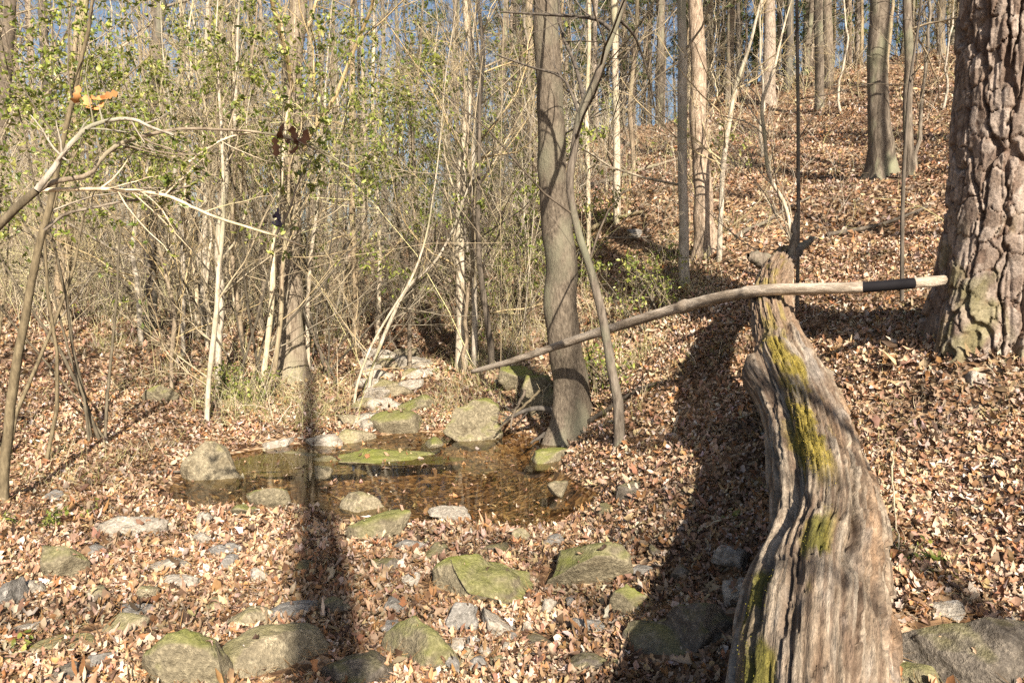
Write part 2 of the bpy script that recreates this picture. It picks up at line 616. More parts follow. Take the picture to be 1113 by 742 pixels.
# ------------------------------------------------------------------ ground sheet and stream
def axis_pts(lo, hi, c, n, k):
    t = np.linspace(-1, 1, n)
    g = np.sinh(k * t) / np.sinh(k)
    return np.where(g < 0, c + (c - lo) * g, c + (hi - c) * g)


gx = axis_pts(-110, 110, .6, 640, 5.6)
gy = axis_pts(-60, 130, 5.0, 680, 5.4)
GX, GY = np.meshgrid(gx, gy)
GZ = height(GX, GY)
nx, ny = len(gx), len(gy)
ii = (np.arange(ny - 1)[:, None] * nx + np.arange(nx - 1)[None]).ravel()
tag(obj('ground', mesh('ground', np.c_[GX.ravel(), GY.ravel(), GZ.ravel()], [np.c_[ii, ii + 1, ii + nx + 1, ii + nx]], M['forest_floor'])), kind='structure')

WZ = -.145
wx, wy = np.meshgrid(np.linspace(-4.4, 1.6, 40), np.linspace(5.2, 9.4, 40))
wi = (np.arange(39)[:, None] * 40 + np.arange(39)[None]).ravel()
tag(obj('water', mesh('water', np.c_[wx.ravel(), wy.ravel(), np.full(1600, WZ)], [np.c_[wi, wi + 1, wi + 41, wi + 40]], M['stream_water'])), kind='structure')

# ------------------------------------------------------------------ rocks
import bmesh
_ico = {}


def ico(sub):
    if sub not in _ico:
        bm = bmesh.new()
        bmesh.ops.create_icosphere(bm, subdivisions=sub, radius=1)
        bm.verts.ensure_lookup_table()
        _ico[sub] = (np.array([v.co[:] for v in bm.verts]), np.array([[v.index for v in f.verts] for f in bm.faces]))
        bm.free()
    return _ico[sub]


ROCKS = []      # (x, y, rx, ry, angle) footprints


def rock(name, label, px, pyb, wpx, hpx, mat, depth=.8, yaw=0.0, tilt=0.0, cuts=5, rough=.10, sub=4, seed=0, sink=.35, group=None, lift=0.0, cat='rock', nhit=None):
    p = hit(px, pyb) if nhit is None else np.array(nhit, float)
    k = np.linalg.norm(p - EYE) * .97 / F
    w, h = wpx * k, hpx * k
    rng = np.random.default_rng(seed + int(px * 7 + pyb))
    V, T = ico(sub)
    V = V.copy()
    for _ in range(cuts + 6):
        n = norm(rng.normal(size=3) * np.array([1, 1, .8]))
        c = rng.uniform(.32, .74)
        d = V @ n
        V = V - np.maximum(d - c, 0)[:, None] * n * .92
    o = rng.uniform(0, 50, 3)
    nrm = norm(V)
    V = V + nrm * ((fbm(V[:, 0] * 1.5 + o[0], V[:, 1] * 1.5 + o[1], V[:, 2] * 1.5 + o[2], 3) - .5) * rough * 6.5)[:, None]
    V = V + nrm * ((fbm(V[:, 0] * 6 + o[1], V[:, 1] * 6 + o[2], V[:, 2] * 6 + o[0], 3) - .5) * rough * 1.3)[:, None]
    V = V + nrm * ((fbm(V[:, 0] * 18 + o[1], V[:, 1] * 18 + o[2], V[:, 2] * 18 + o[0], 3) - .5) * rough * .45)[:, None]
    ext = (V.max(0) - V.min(0)) / 2
    V = (V - (V.max(0) + V.min(0)) / 2) / ext
    hz = h / (2 - 2 * sink) * .98
    V = V * np.array([w / 2, w / 2 * depth, hz])
    ca, sa = math.cos(tilt), math.sin(tilt)          # tilt in the plane facing the viewer
    V = np.c_[V[:, 0] * ca - V[:, 2] * sa, V[:, 1], V[:, 0] * sa + V[:, 2] * ca]
    ca, sa = math.cos(yaw), math.sin(yaw)
    V = np.c_[V[:, 0] * ca - V[:, 1] * sa, V[:, 0] * sa + V[:, 1] * ca, V[:, 2]]
    x, y = p[0], p[1] + w / 2 * depth * .6
    z = min(ground(x, y), p[2] + h * .3) + hz * (1 - 2 * sink) + lift
    me = mesh(name, V, [T], M[mat])
    W0 = V + np.array([x, y, 0.0])
    for _ in range(4):                       # settle it into the ground until its top stands as high as in the photo
        q_ = W0 + np.array([0, 0, z])
        qx, qy, qd = project(q_)
        z += (qy.min() - (pyb - hpx)) * k * .95
        x += (px - (qx.min() + qx.max()) / 2) * k
        W0 = V + np.array([x, y, 0.0])
    z += lift + {'stone_flake': .034, 'cobble': .03, 'pebble': .025, 'stone_slab': .022, 'rock': .02}.get(name, 0)
    o_ = obj(name, me, None, (x, y, z))
    tag(o_, label, cat, group, 'thing')
    ROCKS.append((x, y, w / 2, w / 2 * depth, yaw, o_, .985 if name in ('boulder', 'stone_flake') else (.95 if name != 'rock_ledge' else .7)))
    return o_


R_ = rock
R_('boulder', 'big smooth tan boulder with a rounded hump, at the very front below the leaf bed', 292, 738, 136, 62, 'rock_tan', .7, .1, .05, 3, .05, 5, 3, .3)
R_('boulder', 'grey green boulder leaning against the big smooth tan boulder at the front', 206, 750, 82, 68, 'rock_mossy', .8, .3, .3, 4, .06, 5, 5, .3)
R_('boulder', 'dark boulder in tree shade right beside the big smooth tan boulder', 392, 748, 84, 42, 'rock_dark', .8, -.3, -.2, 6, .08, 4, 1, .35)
R_('rock', 'squarish mossy block standing among dry leaves on the near gravel bar', 71, 632, 42, 36, 'rock_mossy', .8, .2, 0, 7, .06, 4, 2, .3)
R_('rock', 'grey stone cut by the edge of the view beside dry leaves', 8, 662, 34, 32, 'rock_grey', .9, .4, 0, 6, .06, 4, 9, .3)
R_('stone_slab', 'pale flat stone lying in leaves below the green plants', 143, 584, 66, 20, 'rock_pale', .7, .1, -.1, 6, .05, 4, 4, .4)
R_('stone_slab', 'long thin pale stone level with the leaf bed in the middle of the bar', 178, 621, 60, 12, 'rock_pale', .6, .1, 0, 6, .05, 4, 8, .4)
R_('boulder', 'round split boulder at the still end of the pool, mirrored in the water', 229, 521, 60, 42, 'rock_tan', .8, -.2, -.05, 4, .05, 5, 11, .3)
R_('boulder', 'rounded tan boulder beside the dark hollow at the head of the pool', 514, 478, 68, 46, 'rock_mossy', .9, .2, 0, 1, .09, 5, 17, .28)
R_('stone_slab', 'low mossy slab behind the ledge, left of the rounded tan boulder', 432, 471, 64, 24, 'rock_mossy', .8, .1, 0, 5, .05, 4, 13, .45)
R_('stone_slab', 'small cushion shaped rock thick with moss above the low mossy slab', 453, 448, 44, 18, 'rock_mossy', .9, .2, .15, 4, .06, 4, 14, .35)
R_('rock_ledge', 'long green topped ledge running across the back of the pool', 432, 502, 160, 13, 'rock_mossy', .45, .05, 0, 8, .12, 5, 15, .35, lift=.02)
R_('rock_ledge', 'pale leaf strewn ledge crossed by the tree shadow at the pool edge', 318, 504, 165, 12, 'rock_tan', .45, -.03, 0, 8, .12, 5, 16, .35, lift=.02)
R_('boulder', 'long dark mossy rock sloping up to the right below the pool', 520, 653, 130, 52, 'rock_mossy', .55, .1, .28, 7, .07, 5, 17, .3)
R_('boulder', 'broad sunlit mossy rock just right of the long dark mossy rock', 637, 638, 112, 50, 'rock_mossy', .6, .1, .3, 7, .06, 5, 18, .32)
R_('rock', 'grey broken stone under the long dark mossy rock', 502, 690, 40, 32, 'rock_grey', .9, .3, .1, 8, .08, 4, 19, .3)
R_('rock', 'pale broken stone paired with the grey broken stone', 543, 692, 46, 30, 'rock_pale', .9, .8, 0, 8, .09, 4, 20, .3)
R_('boulder', 'mossy rounded rock half buried in leaves at the front of the channel', 458, 722, 100, 54, 'rock_mossy', .7, -.3, -.3, 4, .06, 5, 21, .4)
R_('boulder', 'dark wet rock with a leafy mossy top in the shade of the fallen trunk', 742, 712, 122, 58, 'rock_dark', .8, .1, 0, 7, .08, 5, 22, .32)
R_('rock', 'small mossy rock face at the sunny corner of the dark wet rock', 682, 668, 44, 30, 'rock_mossy', .8, .2, -.2, 7, .06, 4, 23, .3)
R_('rock', 'smooth blue grey stone on top of a tan one beside the fallen trunk', 795, 628, 46, 22, 'rock_grey', .8, .2, -.1, 4, .05, 4, 24, .25, lift=.05)
R_('rock', 'flat tan stone under the smooth blue grey stone', 806, 655, 46, 24, 'rock_pale', .8, .2, -.1, 6, .05, 4, 25, .3)
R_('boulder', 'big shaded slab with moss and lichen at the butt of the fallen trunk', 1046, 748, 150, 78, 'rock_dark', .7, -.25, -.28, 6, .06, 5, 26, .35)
R_('boulder', 'green mossy boulder tucked under the big shaded slab', 985, 752, 84, 36, 'rock_mossy', .7, -.2, -.2, 5, .05, 4, 27, .3)
R_('rock', 'low tan stone at the near shore of the pool by the tree shadow', 396, 556, 54, 20, 'rock_tan', .8, .1, 0, 5, .05, 4, 28, .4)
R_('rock', 'bright green mossy ridge rock slanting along the near shore', 410, 588, 88, 32, 'rock_mossy', .35, .5, .38, 4, .05, 4, 29, .3)
R_('rock', 'mossy hump at the near shore between the split boulder and the tree shadow', 292, 555, 46, 22, 'rock_mossy', .8, .2, 0, 4, .06, 4, 30, .35)
R_('rock', 'tiny mossy lump beside the mossy hump', 266, 562, 26, 12, 'rock_mossy', .8, .2, 0, 4, .06, 3, 31, .35)
R_('stone_slab', 'pale flat stone at the middle of the near shore', 488, 566, 48, 14, 'rock_pale', .8, .1, 0, 6, .06, 4, 32, .4)
R_('stone_slab', 'yellowish mossy flat stone behind the big smooth tan boulder', 270, 684, 58, 22, 'rock_tan', .8, .1, .1, 5, .05, 4, 33, .4)
R_('stone_slab', 'flat grey stone touching the tree shadow behind the big smooth tan boulder', 318, 672, 58, 16, 'rock_grey', .7, .2, .05, 7, .05, 4, 34, .4)
R_('stone_slab', 'dark grey stone inside the tree shadow behind the big tan boulder', 366, 668, 44, 16, 'rock_dark', .7, 0, 0, 7, .05, 4, 35, .4)
R_('stone_slab', 'long tan flat stone slanting in the corner of the leaf bed', 120, 692, 78, 22, 'rock_tan', .6, .3, .3, 6, .05, 4, 36, .4)
R_('stone_slab', 'tan slab with a bright green end in the front corner', 62, 712, 66, 20, 'rock_tan', .7, .2, .25, 6, .05, 4, 37, .4)
R_('rock', 'dark angular stone at the front corner edge', 75, 746, 40, 24, 'rock_dark', .8, .4, .2, 8, .05, 4, 38, .3)
R_('rock', 'mossy bank rock beside the thick tree at the pool', 588, 450, 50, 42, 'rock_mossy', .8, .3, .2, 7, .08, 4, 39, .3)
R_('rock', 'mossy stone in the bank above the dark hollow', 562, 425, 44, 26, 'rock_mossy', .8, .1, 0, 6, .08, 4, 40, .3)
R_('rock', 'green mossy toe of rock in shallow water below the thick tree', 596, 504, 44, 16, 'rock_mossy', .8, .1, 0, 5, .05, 4, 41, .4)
R_('rock', 'dark stone in the shaded leaves below the slim forked tree', 684, 542, 34, 18, 'rock_dark', .8, .2, 0, 6, .06, 4, 42, .35)
R_('rock', 'brown stone between the mossy ridge rock and the long dark rock', 470, 610, 40, 18, 'rock_dark', .8, .2, 0, 6, .06, 4, 43, .35)
R_('rock', 'tan angular stone half hidden in leaves on the far bank', 174, 440, 34, 20, 'rock_mossy', .8, .2, 0, 6, .06, 4, 44, .35)
R_('rock', 'pale stone showing through leaves on the slope beside the plated pine', 1062, 420, 26, 14, 'rock_pale', .8, .2, 0, 6, .06, 3, 45, .35)
R_('rock', 'weathered grey stone on the slope behind the leaning tan log end', 690, 262, 22, 12, 'rock_grey', .8, .2, 0, 6, .06, 3, 46, .3)

for k, (px, py, wp, hp, mt, lab) in enumerate([(352, 484, 46, 11, 'rock_pale', 'flat pale slab in the shallows just behind the ledge in the tree shadow'), (388, 480, 44, 12, 'rock_tan', 'flat tan slab in the shallows right of the tree shadow'),
                                             (300, 486, 40, 9, 'rock_pale', 'flat pale slab in the shallows left of the tree shadow'), (404, 468, 36, 11, 'rock_pale', 'pale slab between the low mossy slab and the tree shadow'),
                                             (470, 486, 38, 10, 'rock_mossy', 'flat mossy slab in front of the rounded tan boulder'), (378, 462, 34, 10, 'rock_tan', 'tan slab at the mouth of the dry cascade')]):
    R_('stone_slab', lab, px, py, wp, hp, mt, .7, k * .4, 0, 6, .05, 4, 300 + k, .4)

# stepped pale stones of the dry cascade behind the pool
words = ['largest', 'second largest', 'broad', 'thin', 'tilted', 'blocky', 'smallest', 'rough', 'worn', 'cracked', 'narrow', 'rounded', 'stubby', 'wedge shaped', 'square', 'low', 'shelf like', 'chipped']
rs = np.random.default_rng(5)
rows = [(462, [402, 384]), (446, [396, 418, 404]), (434, [430, 408]), (424, [398, 422, 446]), (412, [408, 436, 456]), (402, [396, 424, 447]), (392, [410, 438])]
k = 0
tiers = ['first', 'second', 'third', 'fourth', 'fifth', 'sixth', 'topmost']
for ri, (py, xs) in enumerate(rows):
    for si, px in enumerate(xs):
        side = ['west', 'middle', 'east'][si] if len(xs) == 3 else ['west', 'east'][si]
        R_('cascade_stone', f'pale flat stone in the dry cascade, {tiers[ri]} tier above the pool, {side} one', px + rs.uniform(-3, 3), py, rs.uniform(32, 52), rs.uniform(11, 18),
           ['rock_pale', 'rock_pale', 'rock_tan'][k % 3], .8, rs.uniform(-.5, .5), rs.uniform(-.1, .1), 7, .07, 3, k, .35, 'stones of the dry cascade')
        k += 1

# pebbles in the near channel, below the two broken stones
pw = ['round', 'long', 'flat', 'angular', 'small', 'squat', 'pointed', 'oval', 'chunky', 'slim', 'tilted', 'half buried']
for k, (px, py, wp) in enumerate([(497, 709, 18), (515, 706, 16), (507, 722, 22), (528, 718, 18), (520, 732, 24), (541, 728, 18), (552, 712, 16), (491, 731, 20), (566, 724, 15), (573, 688, 14), (556, 700, 14), (481, 712, 15)]):
    R_('pebble', f'{pw[k]} grey pebble in the near channel below the pair of broken stones', px, py, wp, wp * .62, ['rock_pale', 'rock_grey', 'rock_tan'][k % 3], .8, k * .7, 0, 6, .07, 3, 60 + k, .3, 'pebbles in the near channel')

# stones scattered on the gravel bar
for k, (px, py, wp, mt, lab) in enumerate([
        (222, 596, 24, 'rock_pale', 'small pale cobble on the leaf bed below the split boulder'),
        (250, 622, 28, 'rock_grey', 'small grey cobble in the middle of the leaf bed'),
        (282, 634, 22, 'rock_pale', 'small pale cobble beside the tree shadow on the leaf bed'),
        (108, 655, 26, 'rock_tan', 'small tan cobble right of the squarish mossy block'),
        (36, 648, 22, 'rock_pale', 'pale cobble left of the squarish mossy block'),
        (222, 572, 22, 'rock_pale', 'pale cobble nearest the water below the split boulder'),
        (446, 640, 24, 'rock_pale', 'pale cobble at the low end of the long dark mossy rock'),
        (430, 668, 26, 'rock_grey', 'grey cobble above the mossy rounded rock half buried in leaves'),
        (596, 668, 22, 'rock_pale', 'pale cobble under the broad sunlit mossy rock'),
        (622, 664, 18, 'rock_grey', 'grey cobble under the broad sunlit mossy rock'),
        (566, 590, 22, 'rock_tan', 'tan cobble between the pool and the broad sunlit mossy rock'),
        (160, 655, 24, 'rock_tan', 'tan cobble near the long tan flat stone'),
        (714, 608, 22, 'rock_dark', 'dark cobble in the shaded channel above the dark wet rock'),
        (740, 632, 26, 'rock_dark', 'wet dark cobble against the back of the dark wet rock'),
        (352, 520, 20, 'rock_tan', 'tan stone breaking the water surface in the tree shadow'),
        (606, 540, 26, 'rock_tan', 'tan stone at the shaded corner of the pool')]):
    R_('cobble', lab, px, py, wp, wp * .55, mt, .8, k * .9, 0, 6, .07, 3, 90 + k, .35, 'cobbles on the leaf bed')

for k, (px, py, wp, hp, mt, lab) in enumerate([
        (98, 604, 36, 9, 'rock_grey', 'flat grey flake of stone just right of the squarish mossy block'),
        (196, 640, 44, 10, 'rock_pale', 'flat pale flake under the long thin pale stone'),
        (244, 604, 38, 9, 'rock_grey', 'flat grey flake between the split boulder and the leaf bed middle'),
        (150, 672, 40, 10, 'rock_grey', 'flat grey flake above the long tan flat stone'),
        (34, 690, 42, 11, 'rock_pale', 'flat pale flake above the tan slab with the green end'),
        (112, 728, 46, 13, 'rock_grey', 'flat grey flake beside the dark angular stone in the corner'),
        (236, 664, 36, 9, 'rock_tan', 'flat tan flake up the bar from the yellowish mossy flat stone'),
        (420, 622, 38, 10, 'rock_dark', 'flat dark flake at the bright side of the tree shadow'),
        (446, 600, 34, 9, 'rock_grey', 'flat grey flake below the mossy ridge rock'),
        (540, 604, 40, 10, 'rock_dark', 'flat dark flake above the long dark mossy rock'),
        (600, 594, 36, 9, 'rock_grey', 'flat grey flake at the near shore above the broad mossy rock'),
        (430, 692, 40, 13, 'rock_grey', 'grey jagged flake left of the grey broken stone'),
        (590, 706, 44, 12, 'rock_dark', 'flat dark flake beside the pebbles'),
        (640, 690, 42, 12, 'rock_grey', 'flat grey flake in front of the broad sunlit mossy rock'),
        (640, 730, 50, 14, 'rock_dark', 'flat dark flake at the front left of the dark wet rock'),
        (700, 630, 36, 11, 'rock_grey', 'grey flake in the shade above the dark wet rock'),
        (660, 560, 30, 9, 'rock_dark', 'dark flake at the shaded corner where pool and slope meet'),
        (1030, 672, 40, 12, 'rock_pale', 'pale lichened flake lying on the big shaded slab'),
        (330, 622, 38, 9, 'rock_dark', 'dark flake lying in the tree shadow on the leaf bed'),
        (60, 545, 34, 9, 'rock_grey', 'grey flake by the dark green creeping plant')]):
    R_('stone_flake', lab, px, py, wp, hp, mt, .75, k * .5 - 1, .06 * (k % 3 - 1), 9, .06, 4, 400 + k, .35)

# ------------------------------------------------------------------ fallen trunk
DS = .92
tab = [(984, 731, 1029, 1.52), (838, 772, 985, 1.9), (742, 784, 977, 2.25), (700, 792, 974, 2.45), (650, 806, 966, 2.75), (610, 828, 964, 3.05), (570, 836, 960, 3.4), (520, 832, 946, 3.95), (470, 828, 930, 4.6),
       (430, 814, 912, 5.1), (405, 808, 898, 5.4), (390, 812, 892, 5.6), (360, 812, 874, 6.0), (330, 811, 866, 6.4), (308, 818, 864, 6.9), (290, 828, 868, 7.6), (276, 840, 866, 8.4)]
LP, LR = [], []
for py, a, b_, d in tab:
    d *= DS
    LP.append(at((a + b_) / 2, py, d))
    LR.append((b_ - a) / 2 * d * .87 / F)
LP, LR = resample(LP, LR, 520)
for _ in range(30):
    LP[1:-1] = .25 * LP[:-2] + .5 * LP[1:-1] + .25 * LP[2:]
    LR[1:-1] = .25 * LR[:-2] + .5 * LR[1:-1] + .25 * LR[2:]
LU = np.r_[0, np.cumsum(np.linalg.norm(np.diff(LP, axis=0), axis=1))]
ua = np.interp(405, [p[0] for p in tab][::-1], [i for i in range(len(tab))][::-1])
U_BREAK = float(np.interp(5.35 * DS, LP[:, 1], LU))
LT = norm(np.gradient(LP, axis=0))
LS = norm(np.cross(LT, np.array([0, 0, 1.0])))
LN = np.cross(LS, LT)
NA = 220
th = np.linspace(0, 2 * np.pi, NA, endpoint=False)
UU, TH = np.meshgrid(LU, th, indexing='ij')
tw = TH + .09 * np.sin(UU * .9)                              # the grain spirals a little
cx_, sx_ = np.cos(tw), np.sin(tw)
warp = (fbm(cx_ * 2, sx_ * 2, UU * .7, 3) - .5) * .24
crk2 = smooth(.93, .995, 1 - np.abs(2 * fbm(cx_ * 13 + warp * 2, sx_ * 13, UU * 1.5, 3) - 1))
d1_, d2_, fid = worley(TH / (2 * np.pi) * 40 + warp * 3, UU * 4.5 + warp * 4, 40)
fur = fbm(cx_ * 5.5 + warp * .6, sx_ * 5.5 + warp * .6, UU * .5, 3)
rid = 1 - np.abs(2 * fur - 1)                               # 1 on the line of a crack
crack = smooth(.88, .99, rid)
fine = fbm(cx_ * 26 + warp * 2, sx_ * 26, UU * 2.2, 3)
fibre = fbm(cx_ * 60 + warp * 3, sx_ * 60, UU * 4, 2)
lob = fbm(cx_ * 1.1 + 5, sx_ * 1.1, UU * .55, 2) - .5
edge = U_BREAK + (fbm(cx_ * 3, sx_ * 3, 0, 3) - .5) * .7 + .25 * np.cos(TH - 1.9)
shell = smooth(.03, -.03, UU - edge)
r0 = np.interp(UU, LU, LR)
flank = smooth(.3, .75, -np.cos(TH)) * smooth(.25, .75, shell)            # torn slabs down the west flank
slab = (worley(TH / (2 * np.pi) * 30 + warp * 2, UU * .5, 30)[2] - .5)
west = smooth(-.1, .6, -np.cos(TH))
east = smooth(.1, .7, np.cos(TH))
flaky = np.floor(fbm(cx_ * 7, sx_ * 7, UU * 1.1 + 5, 3) * 9) / 9 - .5
disp = lob * .06 - crack * (.008 + .016 * west + .008 * east) + (fine - .5) * .022 + (fibre - .5) * .012 + shell * .035 - .02 + flank * slab * .018 + flaky * (.02 + .04 * east) * shell + (fid - .5) * (.008 + .022 * east + .012 * (1 - shell)) - crk2 * .02
# long scooped hollow down the west of the crest, bark lip on either side
hol = np.exp(-((TH - 2.25 - .12 * np.sin(UU * 2.1)) / .16) ** 2) * shell * smooth(.6, 1.4, UU)
disp = disp - hol * .06
hol2 = np.exp(-((TH - 1.12 - .1 * np.sin(UU * 1.7 + 1)) / .07) ** 2) * smooth(.9, 1.3, UU) * smooth(2.6, 1.9, UU)
disp = disp - hol2 * .07
rr = np.maximum(r0 + disp, .04)
# knot bump and the shoulder on the west side where the outer shell breaks off
rr = rr + .05 * np.exp(-((TH - 2.9) / .45) ** 2 - ((UU - U_BREAK + .12) / .16) ** 2)
rr = rr + .012 * np.exp(-((TH - .3) / .5) ** 2 - ((UU - U_BREAK + .05) / .25) ** 2)
V = LP[:, None] + rr[..., None] * (np.cos(TH)[..., None] * LS[:, None] + .93 * np.sin(TH)[..., None] * LN[:, None])
wood = np.array([.25, .19, .135])
pale = np.array([.41, .34, .26])
brown = np.array([.15, .10, .07])
rust = np.array([.33, .21, .125])
c = wood + (pale - wood) * smooth(.45, .7, fine)[..., None]
c = c + (brown - c) * (smooth(.52, .34, fine) * .75)[..., None]
c = c + (rust - c) * (smooth(.5, .68, fbm(cx_ * 3 + 9, sx_ * 3, UU * 1.1, 3)) * smooth(-.2, .5, np.cos(TH)) * .7)[..., None]
c = c + (brown * .8 - c) * (np.maximum(crack * .7, crk2) * .6)[..., None]
gp = smooth(.5, .68, fbm(cx_ * 2.5 + 20, sx_ * 2.5, UU * 1.7, 4))
c = c + (np.array([.36, .325, .285]) - c) * (gp * .6)[..., None]
c = c * (.88 + .24 * fid)[..., None]
c = c + (np.array([.3, .2, .13]) - c) * ((1 - shell) * .55)[..., None]
mn = fbm(cx_ * 4 + 3, sx_ * 4, UU * 4, 4)
yy = np.interp(UU, LU, LP[:, 1])
moss1 = np.exp(-((TH - 1.85) / .42) ** 4) * smooth(2.95, 3.5, yy) * smooth(5.2, 4.9, yy)
moss2 = np.exp(-((TH - 2.35) / .4) ** 4) * smooth(2.65, 2.3, yy) + .8 * np.exp(-((TH - 1.6) / .22) ** 4) * smooth(2.15, 2.3, yy) * smooth(2.9, 2.6, yy)
moss3 = np.exp(-((TH - 1.8) / .8) ** 4) * smooth(4.9, 5.3, yy) * .45
mk = np.clip(np.maximum(np.maximum(moss1, moss2), moss3) * 1.5 - 1.3 * smooth(.64, .38, mn), 0, 1) * .95
mossy = np.array([.3, .235, .05])
mossd = np.array([.13, .12, .025])
mc = mossy + (mossd - mossy) * np.clip(moss2 * 1.2 + (fine - .5), 0, 1)[..., None]
c = c + (mc - c) * mk[..., None]
n_u = len(LU)
qi = (np.arange(n_u - 1)[:, None] * NA + np.arange(NA)[None])
qj = (np.arange(n_u - 1)[:, None] * NA + (np.arange(NA)[None] + 1) % NA)
Q = np.stack([qi, qj, qj + NA, qi + NA], -1).reshape(-1, 4)
V = V.reshape(-1, 3)
c = c.reshape(-1, 3)
ends = np.array([LP[0], LP[-1]])
nv = len(V)
T = np.r_[np.c_[(np.arange(NA) + 1) % NA, np.arange(NA), np.full(NA, nv)],
          np.c_[(n_u - 1) * NA + np.arange(NA), (n_u - 1) * NA + (np.arange(NA) + 1) % NA, np.full(NA, nv + 1)]]
base = LP[120].copy()
base[2] -= .3
logo = obj('fallen_log', None, None, base)
tag(logo, 'huge weathered fallen trunk with moss and torn bark, climbing from the front up the slope', 'fallen trunk')
obj('trunk', mesh('trunk', np.r_[V, ends] - base, [Q, T], M['weathered_wood'], True, np.r_[c, np.tile(brown, (2, 1))], grain=np.r_[np.stack([cx_ * .25, sx_ * .25, UU], -1).reshape(-1, 3), np.zeros((2, 3))]), logo)
# velvet of moss blades on the crest
rg = np.random.default_rng(3)
for nm, msk, num, cc, ln in (('moss_patch', moss1, 4200, mossy, .004), ('moss_patch', moss2, 1200, mossd, .003)):
    wgt = (np.clip(msk * 1.3 - 1.0 * smooth(.7, .36, mn), 0, 1)).ravel()
    idx = rg.choice(len(wgt), num, p=wgt / wgt.sum())
    P0 = V[idx] + rg.normal(0, .004, (num, 3))
    nr = norm(np.cos(TH).ravel()[idx, None] * LS[idx // NA] + np.sin(TH).ravel()[idx, None] * LN[idx // NA] + rg.normal(0, .45, (num, 3)))
    sd_ = norm(np.cross(nr, rg.normal(size=(num, 3)))) * .0022
    tip = P0 + nr * (ln * rg.uniform(.5, 1.4, (num, 1)))
    VV = np.stack([P0 - sd_, P0 + sd_, tip], 1).reshape(-1, 3)
    cl = np.repeat(cc * rg.uniform(.6, 1.7, (num, 1)) * np.array([1, 1, .9]), 3, 0)
    obj(nm, mesh(nm, VV - base, [np.arange(num * 3).reshape(-1, 3)], M['moss'], False, cl), logo)
# broken limbs at the far end
for nm, pts in (('branch_stub', [(858, 290, .055, 7.2), (862, 262, .032, 7.3), (864, 244, .022, 7.4), (866, 232, .012, 7.45)]),
                ('branch_stub', [(842, 292, .09, 7.1), (832, 285, .085, 7.0), (822, 281, .06, 6.95), (812, 279, .025, 6.9)]),
                ('branch_stub', [(860, 282, .05, 7.4), (872, 268, .04, 7.6), (884, 258, .02, 7.8)])):
    P, R = resample([at(a, b2, d) for a, b2, r, d in pts], [r for a, b2, r, d in pts], 16)
    P += rg.normal(0, .006, P.shape)
    b2 = Bag()
    b2.add(*tubes(P[None], R[None], 10))
    obj(nm, b2.build(nm, M['grey_bark'], True, base), logo)

# ------------------------------------------------------------------ pole lying across it
pts = [(513, 404, 5, 8.25), (560, 391, 7, 7.95), (620, 371, 9, 7.5), (680, 352, 11, 7.05), (740, 334, 12, 6.5), (800, 320, 13, 5.95), (830, 315.5, 13, 5.72), (880, 314, 12.5, 5.45), (940, 312, 12.5, 5.2), (1000, 307, 12, 5.12), (1026, 304.5, 11, 5.18)]
PP, PR = resample([at(a, b2, d) for a, b2, w_, d in pts], [w_ * d / F / 2 for a, b2, w_, d in pts], 160)
PR = PR * (1 + .12 * (fbm(np.arange(160) * .2, 0, 0, 3) - .5) * 2)
PR[40:43] *= 1.12
PR[88:91] *= 1.18
PR[112:114] *= 1.12
V, Q = tubes(PP[None], PR[None], 14)
pb = PP[95].copy()
pole = obj('fallen_pole', None, None, pb)
tag(pole, 'long thin pale dead pole resting across the fallen trunk, with one charred stretch', 'fallen pole')
n4 = fbm(V[:, 0] * 6, V[:, 1] * 6, V[:, 2] * 40, 4)
c = np.array([.36, .29, .22]) + (np.array([.62, .53, .43]) - np.array([.36, .29, .22])) * smooth(.35, .62, n4)[:, None]
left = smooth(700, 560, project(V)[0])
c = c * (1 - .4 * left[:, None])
kk = np.r_[np.full(1, len(V)), np.full(1, len(V) + 1)]
T = np.r_[np.c_[(np.arange(14) + 1) % 14, np.arange(14), np.full(14, len(V))], np.c_[159 * 14 + np.arange(14), 159 * 14 + (np.arange(14) + 1) % 14, np.full(14, len(V) + 1)]]
pg = np.c_[np.tile(np.c_[np.cos(np.arange(14) * .4488), np.sin(np.arange(14) * .4488)] * .06, (160, 1)), np.repeat(np.arange(160) * .03, 14)]
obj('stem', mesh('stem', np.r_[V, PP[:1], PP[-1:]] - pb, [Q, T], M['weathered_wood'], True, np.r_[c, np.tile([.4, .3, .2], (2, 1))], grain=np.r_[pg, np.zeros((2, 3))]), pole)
px_, _, _ = project(PP)
ch = np.where((px_ > 938) & (px_ < 996))[0]
V, Q = tubes(PP[None, ch], PR[None, ch] * 1.025, 14)
ch_o = obj('charred_section', mesh('charred_section', V - pb, [Q], M['weathered_wood'], True, np.tile([.009, .008, .011], (len(V), 1))), pole)
ch_o['label'] = 'burnt black stretch of the pale pole near the plated pine'

# ------------------------------------------------------------------ trees
LAND = []         # (px, short name) of trees that can be pointed at


def crown_for(rng, P, R, spec):
    """spec: list of grow() settings, one per level; returns Bag of twigs"""
    bag = Bag()
    lv_P, lv_R = P[None], R[None]
    for k, s in enumerate(spec):
        s = dict(s)
        sides = s.pop('sides', 3)
        lv_P, lv_R = grow(rng, lv_P, lv_R, **s)
        bag.add(*tubes(lv_P, lv_R, sides))
    return bag, lv_P


